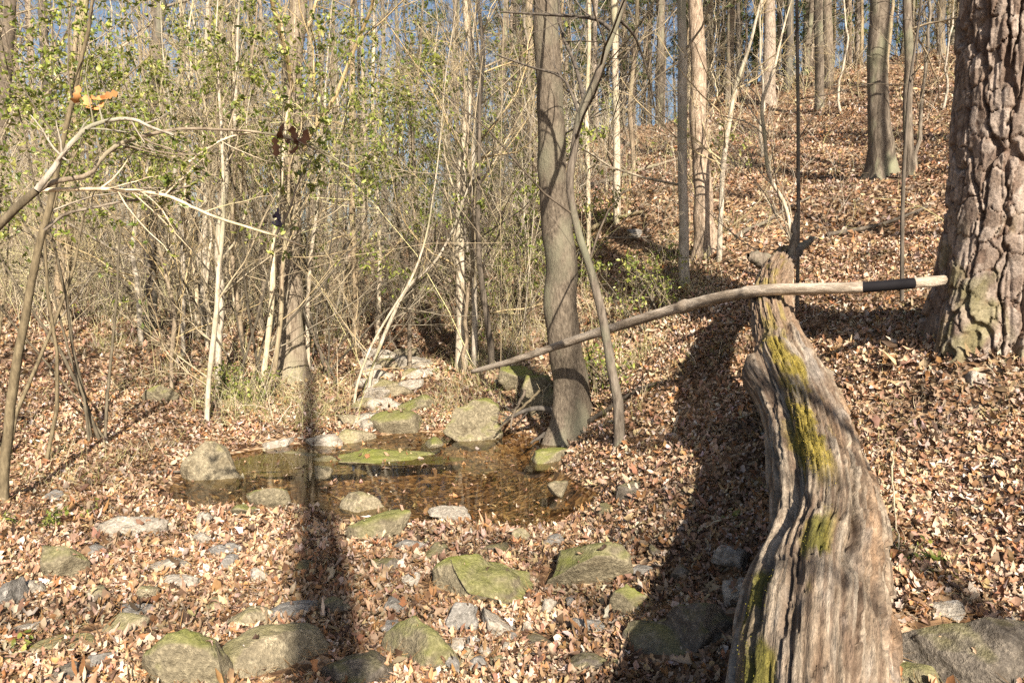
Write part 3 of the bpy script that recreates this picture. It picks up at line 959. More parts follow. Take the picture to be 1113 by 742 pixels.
HARD = [dict(m=14, tmin=.45, tmax=.98, ang=.95, lenf=.3, npts=7, wob=.13, up=.05, rf=.4, sides=5),
        dict(m=6, tmin=.2, tmax=1, ang=.75, lenf=.5, npts=5, wob=.16, up=.03, sides=4),
        dict(m=6, tmin=.2, tmax=1, ang=.7, lenf=.55, npts=4, wob=.2, up=.02)]
LOWB = [dict(m=12, tmin=.08, tmax=.98, ang=1.1, lenf=.22, npts=7, wob=.16, up=.04, rf=.3, sides=4),
        dict(m=6, tmin=.15, tmax=1, ang=.75, lenf=.5, npts=5, wob=.18, up=.03),
        dict(m=5, tmin=.2, tmax=1, ang=.7, lenf=.55, npts=4, wob=.22, up=.02)]
SAPL = [dict(m=16, tmin=.12, tmax=.98, ang=.8, lenf=.33, npts=6, wob=.16, up=.07, rf=.4, minr=.0022, sides=3),
        dict(m=6, tmin=.15, tmax=1, ang=.7, lenf=.5, npts=4, wob=.2, up=.04, minr=.0018),
        dict(m=4, tmin=.2, tmax=1, ang=.7, lenf=.55, npts=3, wob=.22, up=.02, minr=.0016)]
FEW = [dict(m=7, tmin=.3, tmax=.98, ang=.8, lenf=.25, npts=6, wob=.16, up=.05, rf=.35, sides=4),
       dict(m=4, tmin=.2, tmax=1, ang=.7, lenf=.5, npts=4, wob=.2, up=.03)]


def needle_crown(rng, tips, n_per, ln, col, wd=.009):
    base_ = np.repeat(tips, n_per, 0)
    d = norm(rng.normal(size=base_.shape) + np.array([0, 0, .35]))
    p0 = base_ + rng.normal(0, .06, base_.shape)
    sd_ = norm(np.cross(d, rng.normal(size=d.shape))) * wd
    tip = p0 + d * ln * rng.uniform(.6, 1.2, (len(d), 1))
    VV = np.stack([p0 - sd_, p0 + sd_, tip], 1).reshape(-1, 3)
    cl = np.repeat(np.asarray(col) * rng.uniform(.6, 1.5, (len(d), 1)), 3, 0)
    return mesh('needles', VV, [np.arange(len(VV)).reshape(-1, 3)], M['needles'], False, cl)


def hero(label, short, Y, pts, ext, mat, twig, spec, seed, name='bare_tree', cat='tree', group=None, sides=10, rough=.04, flare=1.25, needles=None, dY=None, topw=.5):
    """a tree whose trunk follows photo pixels (px, py, width px) Y metres away, then grows ext metres more above the frame"""
    rng = np.random.default_rng(seed)
    Ys = [Y + (dY[i] if dY else 0) for i in range(len(pts))]
    P = [at(a, b_, y) for (a, b_, w_), y in zip(pts, Ys)]
    R = [w_ / 2 * y * 1.02 / F for (a, b_, w_), y in zip(pts, Ys)]
    g = ground(P[0][0], P[0][1])
    P[0][2] = g + .02
    P.insert(0, P[0] - np.array([0, 0, .25]))
    R.insert(0, R[0] * flare)
    if ext > 0:
        d = norm(P[-1] - P[-2])
        d = norm(d + np.array([0, 0, .4]))
        for k in range(1, 4):
            P.append(P[-1] + d * ext / 3 + rng.normal(0, .03 * ext / 3, 3))
            R.append(max(R[-1] * (topw ** (k / 2.2)), .004))
    n = 130 if sides >= 16 else 70 if sides >= 10 else 36
    P, R = resample(P, R, n)
    big = R.max()
    P = P + np.c_[(fbm(np.arange(n) * .15, seed, 0, 3) - .5), (fbm(np.arange(n) * .15, seed, 9, 3) - .5), np.zeros(n)] * min(.10, big * .8)
    base_ = np.array([P[1][0], P[1][1], g])
    root = obj(name, None, None, base_)
    tag(root, label, cat, group)
    V, Q = tubes(P[None], R[None], sides)
    ax = np.repeat(P, sides, 0)
    dd = V - ax
    V = ax + dd * (1 + rough * 3 * (fbm(V[:, 0] * 9, V[:, 1] * 9, V[:, 2] * 2.2, 3) - .5))[:, None]
    if sides >= 16:                          # roots spread where the bole meets the ground
        hh = np.maximum(V[:, 2] - g, 0)
        dd = V - ax
        an = np.arctan2(dd[:, 1], dd[:, 0])
        V = V + np.c_[dd[:, :2], 0 * an] * (np.exp(-hh / (big * 1.1)) * np.maximum(.12 + .35 * np.cos(an * 4 + seed), 0))[:, None]
    obj('trunk', mesh('trunk', V - base_, [Q], M[mat]), root)
    bag, tips = crown_for(rng, P, R, spec)
    obj('crown', bag.build('crown', M[twig], True, base_), root)
    if needles:
        t = tips.reshape(-1, 3)
        t = t[rng.permutation(len(t))[:needles]]
        obj('needles', needle_crown(rng, t - base_, 14, .2, (.10, .13, .03)), root)
    if short:
        LAND.append((pts[min(1, len(pts) - 1)][0], short, root))
    return root


# the plated pine on the slope
def plated_pine():
    zs = np.r_[np.linspace(-.35, 3.7, 430), np.linspace(3.8, 20, 40)]
    NA_ = 340
    P0 = at(1088, 380, 5.22)
    g = ground(P0[0], P0[1])
    # axis follows the photo: the bole leans a little outwards going up
    b0, b1 = at(1088, 384, 5.22), at(1110, 0, 5.22)
    f = (zs + g - b0[2]) / (b1[2] - b0[2])
    ax = b0[0] + (b1[0] - b0[0]) * f
    ax = np.where(zs > 4, ax[np.searchsorted(zs, 4)] + (ax - ax[np.searchsorted(zs, 4)]) * .4, ax)
    r = np.interp(zs, [-.35, 0, .25, .7, 1.8, 3.4, 20], [.53, .465, .41, .38, .36, .35, .1])
    Z, A = np.meshgrid(zs, np.linspace(0, 2 * np.pi, NA_, endpoint=False), indexing='ij')
    ca, sa = np.cos(A), np.sin(A)
    wx_ = (fbm(ca * 3, sa * 3, Z * 3, 3) - .5) * .9
    wz_ = (fbm(ca * 3 + 9, sa * 3, Z * 3, 3) - .5) * 1.2
    hf_ = (fbm(ca * 12, sa * 12, Z * 14, 3) - .5)
    d1, d2, idv = worley(A / (2 * np.pi) * 17 + wx_ * .75 + hf_ * .22, Z / .2 + wz_ * .9 + hf_ * .4, 17)
    e = d2 - d1
    t1, t2, tid = worley(A / (2 * np.pi) * 15 + wx_ * .8 + hf_ * .3, Z / .95 + wz_ * .7, 15)
    tall = smooth(.03, .11, t2 - t1)
    e = d2 - d1
    plate = smooth(.01, .07, e) * (.35 + .65 * tall)
    d1b, d2b, idb = worley(A / (2 * np.pi) * 40 + wx_ * 2.2 + hf_ * .7, Z / .085 + wz_ * 2.2 + hf_ * .8, 40)
    sub = smooth(.01, .06, d2b - d1b)
    n_ = fbm(ca * 14, sa * 14, Z * 22, 4)
    layer = np.floor(fbm(ca * 6, sa * 6, Z * 9, 3) * 7) / 7
    vert = fbm(ca * 5, sa * 5, Z * .8, 3)
    disp = -.012 * smooth(.9, .99, 1 - np.abs(2 * vert - 1)) + tall * .026 + smooth(.008, .04, e) * tall * (.009 + .017 * idv) + plate * (.007 * idb + .002 * sub) + (n_ - .5) * .010 + layer * .012
    lobe = .06 * smooth(.7, 0, Z) * np.cos(A * 5 + 1)
    rr = r[:, None] - .05 + disp + lobe
    V = np.stack([ax[:, None] + rr * ca, b0[1] + rr * sa, np.broadcast_to(Z + g, Z.shape)], -1).reshape(-1, 3)
    c0, c1, c2 = np.array([.205, .155, .122]), np.array([.39, .32, .27]), np.array([.14, .09, .066])
    c = c0 + (c1 - c0) * smooth(.3, .8, idb * .5 + n_ * .6)[..., None]
    c = c + (c2 - c) * (smooth(.55, .9, _hash(np.floor(idv * 999), np.floor(idb * 999), idv * 0)) * .6)[..., None]
    c = c * (.82 + .4 * layer)[..., None]
    c = c + (np.array([.13, .075, .05]) - c) * ((1 - plate) * .75)[..., None]
    li = smooth(.5, .66, fbm(ca * 4, sa * 4, Z * 4, 3)) * smooth(.9, .2, Z) * .5
    c = c + (np.array([.2, .2, .08]) - c) * li[..., None]
    base_ = np.array([b0[0], b0[1], g])
    nz = len(zs)
    qi = np.arange(nz - 1)[:, None] * NA_ + np.arange(NA_)[None]
    qj = np.arange(nz - 1)[:, None] * NA_ + (np.arange(NA_)[None] + 1) % NA_
    Q = np.stack([qi, qj, qj + NA_, qi + NA_], -1).reshape(-1, 4)
    root = obj('pine_tree', None, None, base_)
    tag(root, 'thick pine with deeply plated reddish bark standing on the slope above the charred pole', 'pine tree')
    obj('trunk', mesh('trunk', V - base_, [Q], M['plated_bark'], True, c.reshape(-1, 3)), root)
    rng = np.random.default_rng(3)
    P = np.c_[ax, np.full(nz, b0[1]), zs + g][430:]
    R = r[430:]
    bag, tips = crown_for(rng, P, R, [dict(m=26, tmin=.45, tmax=1, ang=1.2, lenf=.22, npts=6, wob=.12, up=.03, rf=.3, sides=5), dict(m=6, tmin=.3, tmax=1, ang=.7, lenf=.45, npts=4, wob=.2, up=.05)])
    obj('crown', bag.build('crown', M['dark_twig'], True, base_), root)
    obj('needles', needle_crown(rng, tips[:, -1] - base_, 40, .3, (.09, .12, .03)), root)
    LAND.append((1030, 'the plated pine', root))


plated_pine()

# --- trees one can point at
hero('thick grey brown tree leaning over the pool, foot at the undercut bank', 'the thick tree at the pool', 8.2,
     [(625, 470, 42), (620, 430, 37), (611, 340, 35), (605, 240, 33), (599, 120, 28), (593, 0, 25), (588, -120, 22)], 7, 'mottled_bark', 'grey_twig', HARD, 11, sides=24, rough=.05, flare=1.4)
hf = hero('slim dark forked tree bowing in front of the thick tree at the pool', 'the slim forked tree', 6.6,
          [(673, 484, 13), (668, 420, 11), (660, 365, 10), (645, 305, 9), (628, 250, 8), (620, 210, 8), (624, 170, 8), (634, 115, 8.5), (648, 85, 8), (664, 40, 7), (678, 0, 6), (690, -60, 5)], 1.5, 'grey_bark', 'dark_twig', FEW, 12, sides=12)
bb = Bag()
rngf = np.random.default_rng(8)
for pts in ([(636, 114, 6), (628, 80, 5), (622, 62, 4.5), (611, 38, 4), (607, 0, 3), (603, -50, 2)], [(668, 36, 5), (650, 22, 4.5), (625, 18, 4), (590, 16, 3), (543, 13, 2)],
            [(632, 130, 3.5), (610, 84, 3), (580, 74, 2.5), (540, 60, 2)], [(672, 20, 4), (690, 40, 3), (704, 80, 2), (712, 120, 1.5)]):
    P, R = resample([at(a, b_, 6.6 + .25 * i) for i, (a, b_, w_) in enumerate(pts)], [w_ / 2 * 6.6 / F for a, b_, w_ in pts], 14)
    bb.add(*tubes(P[None], R[None], 6))
    P2, R2 = grow(rngf, P[None], R[None], 9, .2, 1, .8, .35, 5, .15, .03)
    bb.add(*tubes(P2, R2, 3))
obj('limbs', bb.build('limbs', M['dark_bark'], True, np.array(hf.location)), hf)

hero('straight sunlit pinkish pine trunk on the slope behind the dead pole', 'the pinkish straight trunk', 10.5,
     [(768, 276, 23), (766, 240, 20), (760, 120, 17), (753, 0, 14), (747, -120, 12)], 8, 'pink_bark', 'grey_twig', HARD, 13, 'pine_tree', sides=16)
hero('slender pale grey tree just downhill of the pinkish straight trunk', 'the slender grey tree beside it', 9.9,
     [(743, 292, 12), (742, 240, 10), (741, 120, 10), (739, 0, 9), (738, -100, 8)], 6, 'pale_bark', 'grey_twig', LOWB, 14, sides=10)
hero('stout grey pine with vines on its foot, halfway up the slope', 'the vine footed pine', 13,
     [(957, 194, 28), (957, 170, 24), (956, 110, 21), (955, 0, 19), (954, -120, 17)], 10, 'grey_bark', 'grey_twig', HARD, 15, 'pine_tree', sides=16, flare=1.4, needles=900)
hero('narrow mottled grey tree uphill of the vine footed pine', 'the narrow mottled tree', 12,
     [(990, 214, 11), (988, 150, 10), (986, 60, 9), (985, 0, 8.5), (984, -100, 7)], 7, 'grey_bark', 'grey_twig', LOWB, 16, sides=10)
hero('thin whitish trunk standing on the slope between the forked tree and the pinkish trunk', 'the thin whitish trunk', 13.5,
     [(670, 224, 8), (670, 150, 7.5), (669, 60, 7), (668, 0, 7), (667, -100, 6)], 7, 'pale_bark', 'grey_twig', LOWB, 17, sides=10)
hero('thin dark whip of a sapling on the slope above the fallen trunk end', 'the dark whip sapling', 7.9,
     [(868, 280, 4), (868, 200, 4), (867, 100, 3.6), (866, 0, 3.4), (865, -80, 3)], 2, 'grey_bark', 'dark_twig', FEW, 18, 'sapling', sides=8)
hero('thin dark sapling between the charred pole and the narrow mottled tree', 'the dark sapling by the charred pole', 6.9,
     [(981, 302, 4.5), (981, 240, 4.2), (984, 160, 3.6), (990, 90, 3), (1000, 20, 2.4)], 1, 'dark_bark', 'dark_twig', FEW, 19, 'sapling', sides=8)
hero('pale bent sapling with a kink just above the big fallen trunk end', 'the pale bent sapling', 8.5,
     [(862, 262, 4.5), (850, 215, 4), (838, 195, 4), (832, 150, 4), (829, 110, 3.6), (840, 80, 3)], 1.2, 'pale_bark', 'twig', SAPL, 20, 'sapling', sides=8)
hero('pale leaning sapling beside the pinkish straight trunk', 'the pale leaning sapling', 10,
     [(783, 250, 6), (786, 190, 5.5), (792, 140, 5), (800, 95, 4.5), (812, 60, 3.5)], 2, 'pale_bark', 'twig', SAPL, 21, 'sapling', sides=8)
hero('broad sunlit trunk near the crest with the sky beside it', 'the broad crest trunk', 24,
     [(836, 122, 17), (836, 100, 14), (836, 40, 12), (836, 0, 11), (836, -100, 10)], 9, 'pink_bark', 'grey_twig', HARD, 22, 'pine_tree', sides=12, needles=900)
hero('dark trunk below the crest between the broad crest trunk and the vine footed pine', 'the dark crest trunk', 21,
     [(891, 118, 10), (890, 60, 9), (890, 0, 9), (890, -100, 8)], 8, 'grey_bark', 'grey_twig', HARD, 23, 'pine_tree', sides=10, needles=700)
hero('pale trunk high on the hill next to the plated pine', 'the pale hilltop trunk', 25,
     [(1022, 76, 10), (1022, 50, 9), (1023, 0, 8.5), (1024, -80, 8)], 8, 'tan_bark', 'grey_twig', HARD, 24, 'pine_tree', sides=10, needles=700)
hero('tan trunk standing in thicket at the far end of the long tree shadow', 'the tan creekside trunk', 10.4,
     [(316, 384, 32), (316, 350, 26), (314, 280, 23), (318, 180, 22), (321, 80, 20), (323, 0, 18), (325, -120, 16)], 7, 'tan_bark', 'twig', LOWB, 25, sides=16)
hero('sunlit tan trunk leaning at the back of the left thicket', 'the leaning tan trunk', 12.5,
     [(65, 336, 17), (68, 290, 15), (73, 220, 14), (78, 140, 13), (85, 60, 12), (92, 0, 11), (100, -100, 10)], 7, 'tan_bark', 'grey_twig', LOWB, 26, sides=12)
hero('dark trunk close behind the leaning tan trunk', None, 15.5,
     [(53, 334, 11), (55, 270, 10), (57, 180, 9), (52, 90, 9), (47, 0, 8)], 6, 'dark_bark', 'grey_twig', LOWB, 27, sides=10)
hero('dark upright trunk between the leaning tan trunk and the tan creekside trunk', 'the dark upright trunk', 12,
     [(162, 316, 14), (163, 250, 12), (165, 160, 12), (170, 60, 11), (174, 0, 10), (178, -100, 9)], 7, 'grey_bark', 'grey_twig', LOWB, 28, sides=12)
hero('dark trunk in the upper corner where blue sky shows', 'the corner trunk', 13,
     [(-14, 345, 14), (-6, 200, 13), (4, 80, 12), (10, 0, 11), (14, -100, 10)], 6, 'dark_bark', 'grey_twig', LOWB, 29, sides=12)
hero('greenish leaning sapling rising out of the leaves at the edge of the view', 'the greenish edge sapling', 5.3,
     [(0, 472, 11), (14, 420, 9.5), (24, 360, 8.5), (36, 300, 8), (45, 260, 7.5), (58, 200, 6), (72, 140, 5)], 2.0, 'olive_bark', 'grey_twig', FEW, 30, 'sapling', sides=10)
hero('whitish forked tree with two upright stems on the far bank', 'the whitish forked tree', 11,
     [(503, 374, 15), (501, 330, 11), (499, 260, 10), (503, 190, 9), (508, 120, 8), (512, 60, 7), (506, 0, 6)], 4, 'pale_bark', 'twig', LOWB, 31, sides=12)
hero('thin whitish stem twisting close beside the whitish forked tree', None, 10.8,
     [(516, 368, 7), (514, 300, 6), (512, 230, 6), (516, 160, 5.5), (522, 100, 5), (524, 50, 4.5), (519, 0, 4)], 3, 'pale_bark', 'twig', SAPL, 32, 'sapling', sides=8)
hero('dark leaning stem between the whitish forked tree and the thick tree', None, 10.2,
     [(534, 392, 7), (528, 340, 6.5), (521, 280, 6), (519, 230, 5), (520, 180, 4)], 2, 'dark_bark', 'dark_twig', FEW, 33, 'sapling', sides=8)
hero('grey trunk in the gap behind the thick tree at the pool', None, 15,
     [(578, 262, 10), (577, 180, 9), (576, 90, 8.5), (575, 0, 8)], 7, 'tan_bark', 'grey_twig', LOWB, 34, sides=10)
hero('narrow pale stem on the slope just behind the forked tree', None, 12,
     [(641, 232, 5), (639, 180, 5), (637, 120, 4.5), (640, 40, 4)], 5, 'pale_bark', 'grey_twig', LOWB, 35, 'sapling', sides=8)
hero('short crooked stem below the crest left of the pinkish straight trunk', None, 16,
     [(689, 182, 5), (686, 150, 5), (684, 120, 5), (690, 60, 4), (692, 0, 4)], 4, 'tan_bark', 'grey_twig', LOWB, 36, 'sapling', sides=8)
hero('tan straight stem in the thicket between the tan trunk and the whitish tree', 'the tan straight stem', 13.5,
     [(385, 336, 8), (384, 260, 7), (383, 180, 6.5), (383, 90, 6), (383, 0, 5)], 5, 'tan_bark', 'twig', LOWB, 37, 'sapling', sides=10)
for i, (lab, Y, pts) in enumerate([
    ('pale kinked sapling nearest the split boulder in the front edge of the thicket', 8.3, [(226, 474, 6), (226, 420, 5.5), (232, 360, 5.5), (236, 300, 5), (241, 250, 5), (242, 190, 4)]),
    ('whitest sapling of the thicket, bowed, behind the kinked one', 9.4, [(238, 418, 7), (238, 370, 7), (241, 320, 8), (238, 270, 8), (243, 210, 7), (252, 150, 5)]),
    ('pale sapling on the leafy slope between the dark upright trunk and the kinked sapling', 9.2, [(187, 436, 4.5), (187, 390, 4.5), (190, 340, 5), (184, 310, 4), (176, 280, 3.5)]),
    ('pale sapling with flaking bark, deepest in the left thicket', 11, [(153, 350, 6), (150, 310, 5.5), (145, 265, 5.5), (152, 230, 4)]),
    ('pair stem of the shaggy pale clump at the foot of the tan creekside trunk', 9.6, [(286, 434, 6), (290, 380, 6), (296, 320, 6), (298, 260, 5), (306, 200, 4)]),
    ('second shaggy pale stem in the clump below the tan creekside trunk', 9.5, [(292, 446, 5), (299, 400, 5), (305, 350, 5), (306, 300, 4.5), (312, 240, 4)]),
    ('short pale stem behind the bowed white sapling', 10.6, [(197, 330, 5), (198, 280, 5), (196, 240, 4.5), (190, 180, 4)]),
    ('tall pale stem above the bowed white sapling', 12, [(220, 340, 6), (223, 260, 5.5), (224, 170, 5), (222, 90, 4.5), (226, 0, 4)]),
    ('thin pale stem between the bowed white sapling and the tan creekside trunk', 10.8, [(264, 380, 5), (258, 330, 5), (252, 260, 5), (256, 180, 4), (266, 110, 3.5)]),
    ('pale arching stem leaning over the dry cascade', 9.8, [(384, 420, 3), (402, 380, 2.8), (424, 340, 2.6), (446, 305, 2.4), (462, 260, 2.2), (470, 215, 1.6)]),
    ('slim pale stem right of the dry cascade', 10.5, [(400, 405, 4), (420, 360, 4), (445, 310, 3.5), (472, 285, 3), (486, 262, 2.5)]),
    ('thin tan stem left of the whitish forked tree', 12, [(444, 352, 4.5), (446, 290, 4.5), (452, 220, 4), (449, 150, 3.5), (456, 70, 3)]),
    ('pale stem seen through twigs above the dry cascade', 14, [(410, 330, 5), (412, 270, 5), (410, 200, 4.5), (404, 120, 4), (407, 30, 3.5)]),
    ('thin pale stem hugging the tan creekside trunk', 10.6, [(336, 400, 4.5), (334, 340, 4.5), (338, 280, 4), (346, 220, 3.6), (352, 150, 3)])]):
    hero(lab, None, Y, pts, 2.2, ['pale_bark', 'pale_bark', 'tan_bark'][i % 3], 'twig', SAPL, 60 + i, 'sapling', sides=8, group='pale saplings of the thicket', rough=.08)

# --- prototypes for the rest of the wood


def proto(seed, H, r0, lean, spec, mat, twig, needles=0, sides=9, wob=.03, nl=.3):
    rng = np.random.default_rng(seed)
    n = 26
    t = np.linspace(0, 1, n)
    P = np.c_[np.cumsum(rng.normal(lean / n, wob, n)), np.cumsum(rng.normal(0, wob, n)), t * H - .25]
    R = r0 * (1 - .78 * t) * (1 + .35 * np.exp(-t * 26))
    V, Q = tubes(P[None], R[None], sides)
    tm = mesh('trunk', V, [Q], M[mat])
    bag, tips = crown_for(rng, P, R, spec)
    parts = [('trunk', tm), ('crown', bag.build('crown', M[twig]))]
    if needles:
        parts.append(('needles', needle_crown(rng, tips[:, -1][rng.permutation(len(tips))[:needles]], 22, nl, (.085, .115, .03), .02)))
    return parts


TALL = [dict(m=16, tmin=.3, tmax=.98, ang=1.0, lenf=.24, npts=7, wob=.14, up=.05, rf=.4, sides=4),
        dict(m=6, tmin=.2, tmax=1, ang=.75, lenf=.5, npts=5, wob=.18, up=.03),
        dict(m=5, tmin=.2, tmax=1, ang=.7, lenf=.55, npts=3, wob=.2, up=.02, minr=.003)]
PINE = [dict(m=40, tmin=.1, tmax=1, ang=1.25, lenf=.2, npts=5, wob=.12, up=.04, rf=.25, sides=4),
        dict(m=6, tmin=.25, tmax=1, ang=.7, lenf=.5, npts=3, wob=.2, up=.05)]
PROTO = {
    'tall': [proto(s, H, r, l, TALL, mt, tw_) for s, H, r, l, mt, tw_ in ((1, 15, .13, .8, 'grey_bark', 'grey_twig'), (2, 13, .10, -.6, 'tan_bark', 'grey_twig'), (3, 16, .15, .3, 'grey_bark', 'grey_twig'), (4, 12, .08, -.9, 'tan_bark', 'twig'))],
    'pine': [proto(s, H, r, l, PINE, mt, 'dark_twig', nd_) for s, H, r, l, mt, nd_ in ((5, 17, .17, .3, 'grey_bark', 240), (6, 15, .14, -.2, 'pink_bark', 240), (7, 19, .2, .1, 'grey_bark', 240))],
    'thin': [proto(s, H, r, l, SAPL, mt, tw_, wob=.05, sides=6) for s, H, r, l, mt, tw_ in ((8, 5.5, .032, .5, 'pale_bark', 'twig'), (9, 4.5, .026, -.6, 'tan_bark', 'twig'), (10, 6.5, .036, .3, 'pale_bark', 'twig'), (11, 5, .024, .9, 'tan_bark', 'twig'), (12, 7, .04, -.3, 'tan_bark', 'grey_twig'), (13, 3.8, .02, .2, 'olive_bark', 'grey_twig'))],
}
PROTO['snag'] = [proto(14, 10.9, .28, -.1, [dict(m=9, tmin=.4, tmax=.98, ang=.9, lenf=.16, npts=6, wob=.16, up=.05, rf=.09, sides=4)], 'grey_bark', 'grey_twig', wob=.02)]
PROTO['bole'] = [proto(15, 15, .17, .2, FEW[:1], 'grey_bark', 'grey_twig', wob=.03), proto(16, 13, .12, -.3, FEW[:1], 'grey_bark', 'grey_twig', wob=.03)]
NAMES = {'bole': ('bare_tree', 'tree'), 'snag': ('dead_tree', 'tree'), 'tall': ('bare_tree', 'tree'), 'pine': ('pine_tree', 'pine tree'), 'thin': ('sapling', 'sapling')}
WOOD = []
_used = {}


def plant(kind, x, y, i, yaw, s, label=None, group=None):
    parts = PROTO[kind][i % len(PROTO[kind])]
    root = bpy.data.objects.new(NAMES[kind][0], None)
    COL.objects.link(root)
    root.location = (x, y, ground(x, y))
    root.rotation_euler = (0, 0, yaw)
    root.scale = (s, s, s)
    root['category'] = NAMES[kind][1]
    if label:
        root['label'] = label
    if group:
        root['group'] = group
    for nm, me in parts:
        o = bpy.data.objects.new(nm, me)
        COL.objects.link(o)
        o.parent = root
    if not label:
        WOOD.append((root, kind, x, y))
    return root


rw = np.random.default_rng(21)
occupied = []


def free(x, y, d):
    return all((x - a) ** 2 + (y - b_) ** 2 > d * d for a, b_ in occupied)


def scatter(kind, count, pxr, yr, mind, smin, smax, bad=None):
    n = 0
    tries = 0
    while n < count and tries < 6000:
        tries += 1
        Y = math.sqrt(rw.uniform(yr[0] ** 2, yr[1] ** 2))
        px = rw.uniform(*pxr)
        x = (px - 556.5) / F * Y
        if not free(x, Y, mind) or (bad and bad(px, x, Y)):
            continue
        occupied.append((x, Y))
        plant(kind, x, Y, n, rw.uniform(0, 6.28), rw.uniform(smin, smax))
        n += 1


gully = lambda px, x, Y: (Y < 16 and 370 < px < 470)
scatter('thin', 64, (-40, 580), (10.5, 20), .6, .75, 1.3, gully)
scatter('thin', 16, (600, 1060), (11, 24), 1.3, .6, 1.0)
scatter('tall', 34, (-60, 600), (15, 34), 1.4, .7, 1.1, gully)
scatter('tall', 16, (600, 1080), (20, 34), 1.6, .6, .9)
scatter('pine', 34, (600, 1120), (24, 44), 1.4, .7, 1.1)
scatter('pine', 10, (250, 620), (26, 42), 2.0, .8, 1.1)

# labels of the wood: counted off from a tree one can point at
ordw = ['first', 'second', 'third', 'fourth', 'fifth', 'sixth', 'seventh', 'eighth', 'ninth', 'tenth', 'eleventh', 'twelfth', 'thirteenth', 'fourteenth', 'fifteenth', 'sixteenth', 'seventeenth', 'eighteenth', 'nineteenth', 'twentieth']
LAND.sort(key=lambda t: t[0])
cnt = {}
kindw = {'tall': 'bare grey tree', 'pine': 'distant pine', 'thin': 'thin twiggy sapling'}
for root, kind, x, y in sorted(WOOD, key=lambda t: project(np.array([t[2], t[3], 1.0]))[0]):
    px = project(np.array([x, y, ground(x, y)]))[0]
    L = [l for l in LAND if l[0] <= px]
    near = L[-1][1] if L else 'the view edge'
    key = (kind, near)
    k = cnt.get(key, 0)
    cnt[key] = k + 1
    root['label'] = f'{kindw[kind]}, {ordw[k] if k < 20 else str(k + 1) + "th"} to the right of {near}'
    root['group'] = {'tall': 'bare trees of the wood', 'pine': 'pines on the hill', 'thin': 'twiggy saplings'}[kind]

# trees standing behind and beside the camera: their shadows lie across the scene
for k, (kind, x, y, i, s, lab) in enumerate([
        ('snag', 1.82, -6.5, 0, 1.08, 'dead snag behind the viewer casting the long shadow over the pool'),
        ('tall', 4.3, -7.0, 0, .9, 'bare tree behind the viewer that shades the fallen trunk'),
        ('snag', 1.65, -4.0, 0, .4, 'short dead snag behind the viewer shading the front stones'),
        ('tall', 7.5, 1.0, 0, 1.0, 'bare tree on the slope beside the viewer, uphill of the plated pine'),
        ('bole', 10.5, 5.0, 0, 1.0, 'straight tree outside the view on the slope, striping the hill with shade'),
        ('bole', 9.5, 9.0, 0, 1.0, 'bare tree outside the view past the plated pine'),
        ('bole', 14, 11, 1, 1.0, 'straight tree high on the slope outside the view'),
        ('bole', 12.5, 14, 1, 1.1, 'bare tree high on the slope outside the view'),
        ('tall', -6.0, 1.0, 1, .9, 'bare tree on the flat left of the viewer'),
        ('tall', 9, -5, 3, 1.0, 'slim bare tree behind the viewer on the slope'),
        ('tall', 8.6, 6.4, 1, 1.0, 'slim tree outside the view just past the plated pine'),
        ('bole', 11.5, 8.2, 1, 1.1, 'leaning tree outside the view on the slope'),
        ('bole', 13.2, 11.6, 0, 1.0, 'grey tree outside the view high on the slope'),
        ('bole', 17, 15.5, 0, 1.0, 'grey tree outside the view close under the crest'),
        ('bole', 8.3, 4.4, 1, 1.0, 'slim straight tree outside the view, nearest behind the plated pine'),
        ('bole', 9.3, 7.2, 1, .9, 'slim straight tree outside the view, second behind the plated pine'),
        ('bole', 12.2, 9.6, 0, 1.0, 'straight tree outside the view, third behind the plated pine'),
        ('bole', 15.4, 13.2, 0, 1.0, 'straight tree outside the view under the crest'),
        ('pine', 17, 18, 1, 1.0, 'pine beyond the crest outside the view')]):
    plant(kind, x, y, i, k * 1.1, s, lab, 'trees around the viewer')

